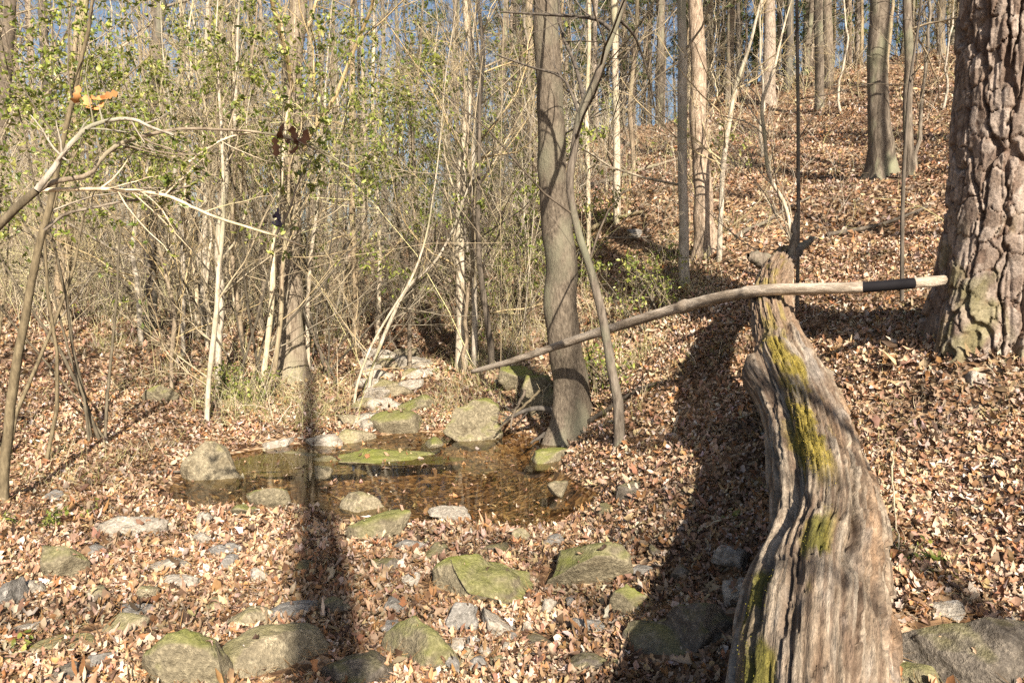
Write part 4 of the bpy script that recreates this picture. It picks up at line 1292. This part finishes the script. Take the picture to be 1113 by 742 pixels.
# ------------------------------------------------------------------ leaves
def leafgen(rng, pos, nrm, size, st, tilt, prof='oak', droop=1.0, aspect=.5):
    """a curled leaf mesh per position: st stations along the midrib, 3 verts each"""
    N = len(pos)
    s = np.linspace(0, 1, st)
    if prof == 'oak':
        wv = {7: [.05, .55, .3, .85, .5, .95, .1], 5: [.06, .7, .55, .95, .1], 4: [.08, .8, .9, .12], 3: [.1, 1, .12]}[st]
    else:
        wv = np.sin(np.pi * np.clip(s, .03, .97)) ** .8
    wv = np.array(wv)
    L = size[:, None]
    W = L * aspect * rng.uniform(.7, 1.2, (N, 1)) * .5
    ca = rng.normal(0, 1.5, (N, 1)) * droop
    fold = rng.normal(.35, .5, (N, 1)) * droop
    twist = rng.normal(0, .8, (N, 1)) * droop
    xs = (s[None] - .5) * L
    zmid = ca * (xs ** 2) / L
    loc = np.empty((N, st, 3, 3))
    jit = rng.uniform(.75, 1.25, (N, st, 2))
    for j, sg in ((0, -1), (1, 0), (2, 1)):
        y = sg * W * wv[None] * (jit[..., 0] if sg < 0 else (jit[..., 1] if sg > 0 else 1))
        loc[:, :, j, 0] = xs
        loc[:, :, j, 1] = y
        loc[:, :, j, 2] = zmid + np.abs(y) * fold + y * twist * (xs / L)
    yaw = rng.uniform(0, 2 * np.pi, N)
    n = norm(nrm + rng.normal(0, 1, (N, 3)) * tilt)
    a = norm(np.cross(n, np.c_[np.cos(yaw), np.sin(yaw), np.zeros(N) + .01]))
    b_ = np.cross(n, a)
    V = pos[:, None, None] + loc[..., 0:1] * a[:, None, None] + loc[..., 1:2] * b_[:, None, None] + loc[..., 2:3] * n[:, None, None]
    base_ = (np.arange(N) * st * 3)[:, None, None]
    i = np.arange(st - 1)[None, :, None] * 3
    j = np.arange(2)[None, None]
    Q = np.stack([base_ + i + j, base_ + i + j + 1, base_ + i + j + 4, base_ + i + j + 3], -1).reshape(-1, 4)
    return V.reshape(-1, 3), Q


PAL = np.array([(.44, .285, .185), (.55, .41, .3), (.41, .215, .1), (.27, .155, .09), (.11, .068, .045), (.52, .38, .22), (.64, .53, .44), (.34, .22, .15)])
PW = np.array([.2, .2, .1, .14, .1, .09, .09, .10])


def littercols(rng, N):
    c = PAL[rng.choice(len(PAL), N, p=PW / PW.sum())]
    return np.clip(c * rng.uniform(.75, 1.15, (N, 1)) * (1 + rng.normal(0, .05, (N, 3))), .02, .8)


rl = np.random.default_rng(77)


def litter(N, yr, margin, st, smin, smax, tilt, zoff, dens=None):
    Y = np.sqrt(rl.uniform(yr[0] ** 2, yr[1] ** 2, N))
    X = rl.uniform(-1, 1, N) * (Y * .69 + margin)
    keep = np.ones(N, bool)
    z = height(X, Y)
    under = (z < WZ - .03) & (rl.random(N) < .12)
    keep &= (z > WZ + .012) | (rl.random(N) < .02) | under
    onrock = np.zeros(N, bool)
    for rx, ry, a, b_, yw, ro, bare in ROCKS:
        dx, dy = X - rx, Y - ry
        c_, s_ = math.cos(yw), math.sin(yw)
        u, v = (dx * c_ + dy * s_) / (a * .92), (-dx * s_ + dy * c_) / (b_ * .92)
        ins = (u * u + v * v < 1) & ~onrock
        onrock |= ins
        keep &= ~(ins & (rl.random(N) < bare))
    if dens is not None:
        keep &= rl.random(N) < dens(X, Y)
    X, Y, z, onrock, under = X[keep], Y[keep], z[keep], onrock[keep], under[keep]
    e = .05
    nx_ = -(height(X + e, Y) - z) / e
    ny_ = -(height(X, Y + e) - z) / e
    nr = norm(np.c_[nx_, ny_, np.ones(len(X))])
    zr = z.copy()
    for i in np.where(onrock)[0]:
        h_ = ROCKBVH.ray_cast(Vector((X[i], Y[i], z[i] + 1.5)), Vector((0, 0, -1)))
        if h_[0] is not None and h_[0].z > z[i]:
            zr[i] = h_[0].z + .004
            nr[i] = h_[1][:]
    lifted = zr > z + .01
    steep = lifted & (nr[:, 2] < .75)
    z = zr
    onw = (z < WZ + .012) & ~under
    z = np.where(onw, WZ + .004, z + rl.uniform(.008, zoff, len(X)) * np.where(lifted, .2, 1))
    z = np.where(steep, z - 3.0, z)
    size = rl.uniform(smin, smax, len(X)) * .82 * np.where(rl.random(len(X)) < .14, 1.5, 1)
    tl = np.where(onw, .03, tilt)[:, None]
    nr[onw] = (0, 0, 1)
    V, Q = leafgen(rl, np.c_[X, Y, z], nr, size, st, tl)
    damp = .62 + .5 * smooth(.3, .55, fbm(X * 1.7, Y * 1.7, 12, 3))           # damp, older drifts are browner
    return V, Q, np.repeat(littercols(rl, len(X)) * damp[:, None], st * 3, 0)


from mathutils.bvhtree import BVHTree
_bv, _bf, _n0 = [], [], 0
for r_ in ROCKS:
    me = r_[5].data
    co = np.empty(len(me.vertices) * 3, np.float32)
    me.vertices.foreach_get('co', co)
    co = co.reshape(-1, 3) + np.array(r_[5].location)
    _bv += [tuple(v) for v in co.tolist()]
    _bf += [tuple(i + _n0 for i in p.vertices) for p in me.polygons]
    _n0 += len(co)
ROCKBVH = BVHTree.FromPolygons(_bv, _bf)
bag = Bag()
patch = lambda X, Y: np.clip(.62 + 1.0 * smooth(.35, .6, fbm(X * .9, Y * .9, 4, 3)), 0, 1)
patch2 = lambda X, Y: np.clip(.15 + 1.4 * smooth(.3, .5, fbm(X * 1.4, Y * 1.4, 14, 3)), 0, 1)
for args in ((30000, (1.3, 4.6), .5, 7, .04, .085, .25, .02, patch2), (26000, (1.3, 4.6), .5, 7, .04, .078, .6, .035, patch), (50000, (1.3, 6.0), .5, 3, .012, .034, .6, .03, None), (44000, (4.6, 9.5), .8, 5, .045, .09, .28, .025, patch2), (34000, (4.6, 9.5), .8, 5, .045, .085, .6, .04, patch), (62000, (9.5, 20), 1.5, 4, .07, .12, .5, .05, None), (60000, (20, 42), 2, 3, .11, .19, .45, .05, lambda X, Y: np.where(X > -4, 1, .25))):
    V, Q, c = litter(*args)
    bag.add(V, Q, None, c)
nN = 26000                                  # pine needles among the leaves
Yn = np.sqrt(rl.uniform(1.3 ** 2, 8 ** 2, nN))
Xn = rl.uniform(-1, 1, nN) * (Yn * .69 + .5)
zn = height(Xn, Yn)
kn = (zn > WZ + .02) & (fbm(Xn * .8, Yn * .8, 21, 2) > .42)
Xn, Yn, zn = Xn[kn], Yn[kn], zn[kn]
V, Q = leafgen(rl, np.c_[Xn, Yn, zn + rl.uniform(.02, .045, len(Xn))], np.tile([0, 0, 1.0], (len(Xn), 1)), rl.uniform(.08, .14, len(Xn)), 3, .12, 'oak', .5, .03)
bag.add(V, Q, None, np.repeat(np.array([.42, .25, .11]) * rl.uniform(.5, 1.3, (len(Xn), 1)), 9, 0))
tag(obj('leaf_litter', bag.build('leaf_litter', M['leaf_litter'])), 'dry brown and tan fallen leaves covering the ground', 'leaf litter', None, 'stuff')

# ------------------------------------------------------------------ undergrowth: straw coloured canes, twigs and grass
ru = np.random.default_rng(55)


def xs_stream(y):
    return np.interp(y, [0, 4.5, 6.5, 9, 12.5, 18, 30, 60], [2, .3, -.9, -1.3, -1.9, -2.6, -4.5, -7])


def clumps(N, pxr, yr, hmin, hmax, nst, tints, spread, lean, wdt, twigs, bag, avoid=.55, ybias=1.0):
    Y = np.sqrt(ru.uniform(yr[0] ** 2, yr[1] ** 2, N * 2))
    px = ru.uniform(pxr[0], pxr[1], N * 2)
    X = (px - 556.5) / F * Y
    ok = (np.abs(X - xs_stream(Y)) > avoid) | (Y > 15)
    z = height(X, Y)
    ok &= z > WZ + .06
    ok &= ~((px > 374) & (px < 480) & (Y < 16))
    dn = fbm(X * .5, Y * .5, 8, 2)
    ok &= ru.random(N * 2) < smooth(.3, .6, dn) + .15
    X, Y, z = X[ok][:N], Y[ok][:N], z[ok][:N]
    n = len(X)
    K = n * nst
    p = np.repeat(np.c_[X, Y, z], nst, 0) + np.c_[ru.normal(0, spread, (K, 2)), np.full(K, -.03)]
    p[:, 2] = height(p[:, 0], p[:, 1]) - .03
    h = np.repeat(ru.uniform(hmin, hmax, n), nst) * ru.uniform(.5, 1.15, K)
    npt = 6
    d = norm(np.c_[ru.normal(0, lean, (K, 2)), np.ones(K)])
    dr = norm(np.c_[ru.normal(0, 1, (K, 2)), np.zeros(K)])
    arch = ru.gamma(1.2, .10, (K, 1))
    P = np.empty((K, npt, 3))
    P[:, 0] = p
    for k in range(1, npt):
        d = norm(d + dr * arch - np.array([0, 0, .5]) * arch + ru.normal(0, .07, d.shape))
        P[:, k] = P[:, k - 1] + d * (h / (npt - 1))[:, None]
    dist = np.linalg.norm(p, axis=1)
    w_ = np.maximum(wdt, dist * .00022)[:, None] * ru.uniform(.7, 1.5, (K, 1))
    R = w_ * np.linspace(1, .45, npt)[None]
    V, Q = tubes(P, R, 3)
    tc = np.array(tints)[ru.integers(0, len(tints), K)] * ru.uniform(.7, 1.25, (K, 1))
    bag.add(V, Q, None, np.repeat(tc, npt * 3, 0))
    if twigs:
        P2, R2 = grow(ru, P, R, twigs, .25, 1, .75, .42, 4, .2, .02, rf=.7, minr=.0011)
        R2 = np.maximum(R2, np.repeat(w_, twigs, 0) * .55)
        V, Q = tubes(P2, R2, 3)
        bag.add(V, Q, None, np.repeat(np.repeat(tc, twigs, 0), 12, 0))


straw = [(.64, .6, .32), (.68, .58, .42), (.74, .66, .52), (.6, .5, .34), (.42, .34, .23), (.52, .47, .24), (.26, .2, .15)]
olive = [(.3, .3, .1), (.24, .26, .08), (.4, .36, .18), (.34, .3, .15)]
grey = [(.42, .37, .3), (.24, .2, .16), (.55, .49, .4), (.15, .12, .1)]
bag = Bag()
clumps(140, (-60, 600), (11, 18), .6, 2.0, 10, straw, .28, .3, .0034, 4, bag)
clumps(190, (-80, 640), (15, 27), 1.0, 3.2, 10, straw + grey, .4, .3, .004, 5, bag)
clumps(60, (100, 480), (8.4, 11), .3, .9, 10, straw + olive, .2, .4, .0025, 3, bag)
clumps(75, (600, 1100), (7.5, 22), .3, 1.1, 6, straw + grey, .2, .4, .0028, 4, bag, 0)
clumps(34, (640, 900), (19, 28), .8, 2.4, 8, grey + straw, .4, .35, .005, 4, bag, 0)
clumps(120, (-80, 600), (10, 22), 2.2, 6.0, 4, straw + grey, .5, .22, .0042, 12, bag)
tag(obj('undergrowth', bag.build('undergrowth', M['brush'])), 'straw coloured canes and bare twigs of the thicket', 'undergrowth', None, 'stuff')

bag = Bag()
clumps(330, (110, 560), (8.6, 15), .12, .4, 26, olive + straw, .14, .55, .0022, 0, bag, .5)
clumps(150, (540, 800), (7, 12), .12, .38, 22, olive + straw, .13, .55, .002, 0, bag, .2)
clumps(34, (-20, 250), (5.8, 8.5), .08, .25, 24, olive + straw, .12, .6, .0018, 0, bag, 1.5)
clumps(26, (950, 1100), (3, 6), .08, .2, 16, olive + straw, .08, .6, .0016, 0, bag, 0)
tag(obj('grass', bag.build('grass', M['brush'])), 'sparse green and straw grass on the banks', 'grass', None, 'stuff')

# ------------------------------------------------------------------ evergreen shrubs with small green leaves


def greens(rng, N):
    c = np.array([(.21, .26, .05), (.32, .35, .08), (.13, .18, .04), (.44, .43, .14)])[rng.choice(4, N, p=[.35, .3, .2, .15])]
    return c * rng.uniform(.6, 1.2, (N, 1))


def shrub(label, px, Y, H, nst, nleaf, size, seed, spread=.5, zlo=.35, name='evergreen_shrub'):
    nleaf = int(nleaf * 1.35)
    rng = np.random.default_rng(seed)
    x = (px - 556.5) / F * Y
    g = ground(x, Y)
    base_ = np.array([x, Y, g])
    root = obj(name, None, None, base_)
    tag(root, label, 'shrub', 'evergreen shrubs')
    P = np.empty((nst, 9, 3))
    P[:, 0] = base_ + np.c_[rng.normal(0, .12, (nst, 2)), np.full(nst, -.05)]
    d = norm(np.c_[rng.normal(0, spread * .5, (nst, 2)), np.ones(nst)])
    for k in range(1, 9):
        d = norm(d + np.c_[rng.normal(0, .14, (nst, 2)), rng.normal(0, .05, nst)])
        P[:, k] = P[:, k - 1] + d * H / 8
    R = np.linspace(.017, .004, 9)[None] * rng.uniform(.7, 1.2, (nst, 1))
    b_ = Bag()
    b_.add(*tubes(P, R, 6))
    obj('stem', b_.build('stem', M['olive_bark'], True, base_), root)
    b_ = Bag()
    P1, R1 = grow(rng, P, R, 9, zlo, 1, 1.0, .3, 6, .18, .02, rf=.4, minr=.002)
    P2, R2 = grow(rng, P1, R1, 5, .2, 1, .8, .5, 4, .2, .0, minr=.0015)
    b_.add(*tubes(P1, R1, 4))
    b_.add(*tubes(P2, R2, 3))
    obj('crown', b_.build('crown', M['grey_twig'], True, base_), root)
    k = rng.integers(0, len(P2), nleaf)
    q = P2[k, rng.integers(1, 4, nleaf)] + rng.normal(0, .035, (nleaf, 3))
    V, Q = leafgen(rng, q, np.tile([0, -.2, 1.0], (nleaf, 1)), rng.uniform(.6, 1.45, nleaf) * size, 4, .7, 'leaf', .6, .5)
    obj('leaves', mesh('leaves', V - base_, [Q], M['green_leaf'], True, np.repeat(greens(rng, nleaf), 12, 0)), root)
    return root


shrub('leafy evergreen shrub rising in front of the leaning tan trunk', 96, 7.2, 3.9, 5, 1900, .055, 1, .8, .5)
shrub('leafy evergreen shrub between the dark upright trunk and the tan creekside trunk', 262, 9.6, 4.3, 6, 2600, .055, 2, .9, .5)
shrub('evergreen shrub with the densest leaves, just past the tan creekside trunk', 352, 10.8, 5.0, 7, 3400, .062, 3, .9, .5)
shrub('evergreen shrub at the corner where blue sky shows', 8, 6.4, 3.9, 5, 1900, .055, 4, .7, .55)
shrub('yellowish green shrub in the haze of twigs above the dry cascade', 462, 15, 6.0, 8, 3000, .065, 5, 1.0, .35)
shrub('yellow green bush low behind the pole near the thick tree', 556, 12.6, 2.6, 9, 2400, .055, 6, 1.1, .15)
shrub('thin evergreen shrub deep in the thicket beside the dark upright trunk', 196, 11.5, 4.6, 5, 1800, .06, 7, .8, .4)
shrub('yellowish evergreen shrub high in the twigs behind the tan creekside trunk', 330, 13, 6.0, 7, 2600, .07, 21, .8, .4)
shrub('loose evergreen shrub high in the twigs left of the thick tree', 500, 14, 6.0, 6, 1800, .07, 22, .8, .5)
shrub('small green bush on the bank between the thick tree and the slim forked tree', 716, 9.2, 1.0, 7, 500, .045, 8, 1.4, .15)
shrub('low green bush in the brush left of the dry cascade', 262, 9.0, .6, 7, 420, .05, 9, 1.5, .1)
shrub('low leafy bush on the slope where the pole leaves the forked tree', 660, 8.6, .7, 6, 350, .045, 10, 1.4, .1)

# low green plants on the bare bar
for k, (px, py, lab, n) in enumerate([(40, 575, 'dark green creeping plant on the bar at the view edge', 240), (78, 562, 'green creeping plant beside the pale flat stone', 200), (30, 716, 'bright green moss plant on the front corner slab', 60),
                                      (985, 610, 'grassy green plant right of the fallen trunk', 130), (806, 560, 'small green sprig left of the fallen trunk', 60), (545, 425, 'dark green fern like plant above the hollow', 220), (480, 405, 'dark green plant above the dry cascade', 260)]):
    p = hit(px, py)
    rng = np.random.default_rng(k + 200)
    base_ = np.array([p[0], p[1], ground(p[0], p[1])])
    root = obj('ground_plant', None, None, base_)
    tag(root, lab, 'plant')
    ns = max(6, n // 12)
    a = rng.uniform(0, 6.28, ns)
    d = norm(np.c_[np.cos(a), np.sin(a), rng.uniform(.3, 1.3, ns)])
    P = base_ + np.linspace(0, 1, 5)[None, :, None] * d[:, None] * rng.uniform(.1, .26, (ns, 1, 1)) - np.array([0, 0, .03])
    P[:, :, 2] -= (np.linspace(0, 1, 5) ** 2 * .06)[None]
    b_ = Bag()
    b_.add(*tubes(P, np.full((ns, 5), .0018), 3))
    obj('stem', b_.build('stem', M['olive_bark'], True, base_), root)
    kk_ = rng.integers(0, ns, n)
    q = P[kk_, rng.integers(1, 5, n)] + rng.normal(0, .012, (n, 3))
    V, Q = leafgen(rng, q, np.tile([0, -.3, 1.0], (n, 1)), rng.uniform(.02, .045, n), 4, .5, 'leaf', .5, .5)
    obj('leaves', mesh('leaves', V - base_, [Q], M['green_leaf'], True, np.repeat(greens(rng, n) * .8, 12, 0)), root)

# ------------------------------------------------------------------ branch hanging into the view on the left
rb = np.random.default_rng(31)
Yb = 3.1
base_ = np.array(at(-150, 470, Yb))
base_[2] = ground(base_[0], base_[1])
root = obj('evergreen_shrub', None, None, base_)
tag(root, 'near privet shrub whose pale arching branches reach in from the edge with dead leaves caught', 'shrub', 'evergreen shrubs')
stem = [(-150, 470, 14), (-110, 380, 12), (-60, 300, 11), (0, 244, 9), (20, 224, 8.5), (40, 207, 8)]
arms = [[(40, 207, 7), (60, 182, 6), (82, 152, 5.5), (98, 139, 5), (120, 131, 4.5), (150, 130, 4), (166, 138, 3.5), (190, 146, 2)],
        [(40, 207, 6), (58, 197, 6), (88, 191, 5.5), (97, 188, 5), (106, 175, 5), (128, 156, 5), (165, 144, 4.5), (205, 138, 3.5), (240, 138, 3), (285, 141, 3), (330, 152, 2.5), (372, 176, 2)],
        [(42, 207, 5), (80, 205, 4.5), (130, 207, 4), (178, 213, 4), (215, 230, 3.5), (260, 246, 3), (300, 257, 2.5), (330, 268, 2)],
        [(48, 250, 4), (66, 236, 3.5), (110, 224, 3), (150, 218, 3), (180, 212, 2.5), (205, 203, 2)],
        [(205, 176, 3), (232, 158, 2.5), (262, 146, 2.5), (300, 146, 2.2), (340, 160, 2), (380, 185, 1.6)],
        [(300, 256, 3), (318, 224, 2.5), (326, 200, 2.2), (344, 170, 1.8), (360, 140, 1.5)]]
b_ = Bag()
P, R = resample([at(a, b2, Yb) for a, b2, w_ in stem], [w_ / 2 * Yb / F for a, b2, w_ in stem], 24)
b_.add(*tubes(P[None], R[None], 10))
obj('stem', b_.build('stem', M['olive_bark'], True, base_), root)
tw_P = []
for i, arm in enumerate(arms):
    b_ = Bag()
    P, R = resample([at(a, b2, Yb + .05 * i + .02 * k) for k, (a, b2, w_) in enumerate(arm)], [w_ / 2 * Yb / F for a, b2, w_ in arm], 30)
    P += np.cumsum(rb.normal(0, .0012, P.shape), 0)
    b_.add(*tubes(P[None], R[None], 8))
    P2, R2 = grow(rb, P[None], R[None], 12, .2, 1, .8, .28, 6, .13, .01, rf=.5, minr=.0014)
    P3, R3 = grow(rb, P2, R2, 3, .3, 1, .7, .45, 4, .15, .01, rf=.6, minr=.0011)
    b_.add(*tubes(P2, R2, 5))
    b_.add(*tubes(P3, R3, 3))
    tw_P.append(P3)
    obj('branch', b_.build('branch', M['tan_bark' if i % 2 else 'pale_bark'], True, base_), root)
tw_P = np.concatenate(tw_P)
n = 900
q = tw_P[rb.integers(0, len(tw_P), n), rb.integers(1, 4, n)]
V, Q = leafgen(rb, q, np.tile([0, -.2, 1.0], (n, 1)), rb.uniform(.018, .042, n), 5, .6, 'leaf', .6, .45)
obj('leaves', mesh('leaves', V - base_, [Q], M['green_leaf'], True, np.repeat(greens(rb, n), 15, 0)), root)

for lab, spots, col in (('orange brown oak leaves caught on the arching branch near the edge', [(84, 104), (96, 112), (108, 108), (118, 104), (104, 118)], (.5, .24, .09)),
                        ('dark brown dead leaves hanging at the tip of the arching branch', [(305, 146), (312, 155), (320, 148), (328, 152), (300, 160), (322, 162)], (.13, .06, .03)),
                        ('small blackish leaf bundle dangling from the lowest branch', [(301, 232), (302, 240), (300, 246), (303, 237)], (.03, .025, .045))):
    p = np.array([at(a, b2, Yb + .12) for a, b2 in spots])
    k = len(spots)
    V, Q = leafgen(rb, p, np.tile([.2, -.8, .3], (k, 1)), np.full(k, .075 if 'small' not in lab else .05), 7, .4, 'oak', .9, .6)
    me = mesh('dead_leaves', V - p[0], [Q], M['leaf_litter'], True, np.tile(col, (len(V), 1)) * np.repeat(rb.uniform(.7, 1.3, (k, 1)), 21, 0))
    tag(obj('dead_leaves', me, None, p[0]), lab, 'dead leaves')

# ------------------------------------------------------------------ roots hanging in the dark hollow under the bank
for k, (lab, pts) in enumerate([('thick dark root arching over the hollow beside the thick tree', [(612, 452, 9), (592, 444, 7), (574, 446, 5), (556, 456, 4), (544, 468, 2)]),
                                ('dark root dropping to the water from the foot of the thick tree', [(612, 462, 8), (598, 466, 6), (584, 473, 4), (574, 482, 2)]),
                                ('thin root hanging across the hollow', [(570, 424, 3.5), (563, 438, 3), (557, 452, 2.5), (555, 466, 2)]),
                                ('thin pale root slanting through the hollow', [(588, 424, 3), (572, 440, 3), (554, 456, 2.4), (542, 466, 1.6)])]):
    P, R = resample([at(a, b2, 8.15 - .02 * i) for i, (a, b2, w_) in enumerate(pts)], [w_ / 2 * 8.1 / F for a, b2, w_ in pts], 24)
    P += np.cumsum(rb.normal(0, .004, P.shape), 0)
    b_ = Bag()
    b_.add(*tubes(P[None], R[None], 8))
    P2, R2 = grow(rb, P[None], R[None], 6, .3, 1, .8, .3, 5, .2, -.06, rf=.4)
    b_.add(*tubes(P2, R2, 4))
    tag(obj('exposed_root', b_.build('exposed_root', M['olive_bark' if k == 3 else 'dark_bark'], True, P[0]), None, P[0]), lab, 'root', 'roots in the hollow')

# ------------------------------------------------------------------ sticks on the ground
for k, (a, b2, lab, r, mt) in enumerate([
        ((60, 478), (150, 446), 'grey stick lying up the leafy bank on the left', .012, 'grey_bark'),
        ((690, 604), (640, 578), 'thin pale stick in the leaves above the broad sunlit mossy rock', .006, 'pale_bark'),
        ((160, 518), (238, 512), 'dark stick resting against the split boulder', .014, 'dark_bark'),
        ((640, 466), (716, 424), 'dark curved root running up the bank from the thick tree', .03, 'dark_bark'),
        ((820, 560), (760, 585), 'short pale stick left of the fallen trunk', .006, 'pale_bark'),
        ((968, 500), (972, 612), 'pale stick standing against the leaves right of the fallen trunk', .006, 'pale_bark'),
        ((985, 545), (1030, 585), 'thin stick slanting down the slope right of the fallen trunk', .006, 'grey_bark'),
        ((858, 362), (920, 330), 'pale forked twig on the leaves behind the fallen trunk', .007, 'pale_bark'),
        ((640, 258), (700, 238), 'short grey log lying across the slope behind the forked tree', .05, 'tan_bark'),
        ((800, 262), (880, 218), 'grey dead limb lying up the slope behind the fallen trunk', .03, 'grey_bark'),
        ((900, 262), (1010, 232), 'dark dead limb across the slope below the vine footed pine', .03, 'dark_bark'),
        ((640, 208), (740, 178), 'long grey log lying across the upper slope', .06, 'tan_bark'),
        ((180, 558), (236, 548), 'thin grey stick at the near shore below the split boulder', .006, 'grey_bark'),
        ((560, 655), (660, 610), 'thin dark stick under the mossy rocks', .006, 'dark_bark')]):
    p0, p1 = hit(*a), hit(*b2)
    if p0 is None or p1 is None:
        continue
    t = np.linspace(0, 1, 24)[:, None]
    P = p0 * (1 - t) + p1 * t
    P[:, 2] = np.maximum(height(P[:, 0], P[:, 1]) + r * 1.4, 0 * P[:, 2] + WZ) + .012
    if 'standing' in lab:
        P[:, 2] += .03
    for _ in range(6):
        P[1:-1] = .25 * P[:-2] + .5 * P[1:-1] + .25 * P[2:]
    P += np.cumsum(rb.normal(0, .004, P.shape), 0) * np.array([1, 1, .3])
    R = np.linspace(r, r * .5, 24)
    b_ = Bag()
    b_.add(*tubes(P[None], R[None], 8))
    P2, R2 = grow(rb, P[None], R[None], 3, .3, .95, .8, .3, 6, .1, .02)
    b_.add(*tubes(P2, R2, 5))
    tag(obj('fallen_stick', b_.build('fallen_stick', M[mt], True, p0), None, p0), lab, 'stick', 'dead sticks on the ground')

# ------------------------------------------------------------------ the wood far behind, one mass
rd = np.random.default_rng(91)
bagT, n = Bag(), 260
Yd = np.sqrt(rd.uniform(30 ** 2, 75 ** 2, n))
pxd = rd.uniform(-120, 1230, n)
X = (pxd - 556.5) / F * Yd
z = height(X, Yd)
H = rd.uniform(10, 18, n)
t = np.linspace(0, 1, 8)
P = np.stack([X[:, None] + rd.normal(0, .4, (n, 1)) * t + rd.normal(0, .05, (n, 8)), np.repeat(Yd[:, None], 8, 1), z[:, None] - .2 + H[:, None] * t[None]], -1)
R = rd.uniform(.06, .16, (n, 1)) * (1 - .7 * t[None])
tcol = np.array([(.26, .22, .17), (.16, .13, .1), (.38, .32, .24), (.32, .25, .2)])[rd.integers(0, 4, n)]
V, Q = tubes(P, R, 5)
bagT.add(V, Q, None, np.repeat(tcol, 40, 0))
P1, R1 = grow(rd, P, R, 10, .15, 1, .95, .22, 5, .15, .05, rf=.4, minr=.008)
V, Q = tubes(P1, R1, 3)
bagT.add(V, Q, None, np.repeat(np.repeat(tcol, 10, 0), 15, 0))
P2, R2 = grow(rd, P1, R1, 7, .2, 1, .8, .5, 3, .2, .02, minr=.006)
V, Q = tubes(P2, R2, 3)
bagT.add(V, Q, None, np.repeat(np.repeat(tcol, 70, 0), 9, 0))
# evergreen sprays among them
ev = rd.random(len(P1)) < .22
tip = P1[ev][:, 2:].reshape(-1, 3)
base2 = np.repeat(tip, 10, 0)
d = norm(rd.normal(size=base2.shape))
p0 = base2 + rd.normal(0, .25, base2.shape)
sdv = norm(np.cross(d, rd.normal(size=d.shape))) * .03
VV = np.stack([p0 - sdv, p0 + sdv, p0 + d * rd.uniform(.2, .45, (len(d), 1))], 1).reshape(-1, 3)
bagT.add(VV, None, np.arange(len(VV)).reshape(-1, 3), np.repeat(np.array([.10, .125, .035]) * rd.uniform(.6, 1.6, (len(d), 1)), 3, 0))
tag(obj('distant_woods', bagT.build('distant_woods', M['brush'])), 'bare and evergreen woods far behind the near trees', 'woods', None, 'stuff')
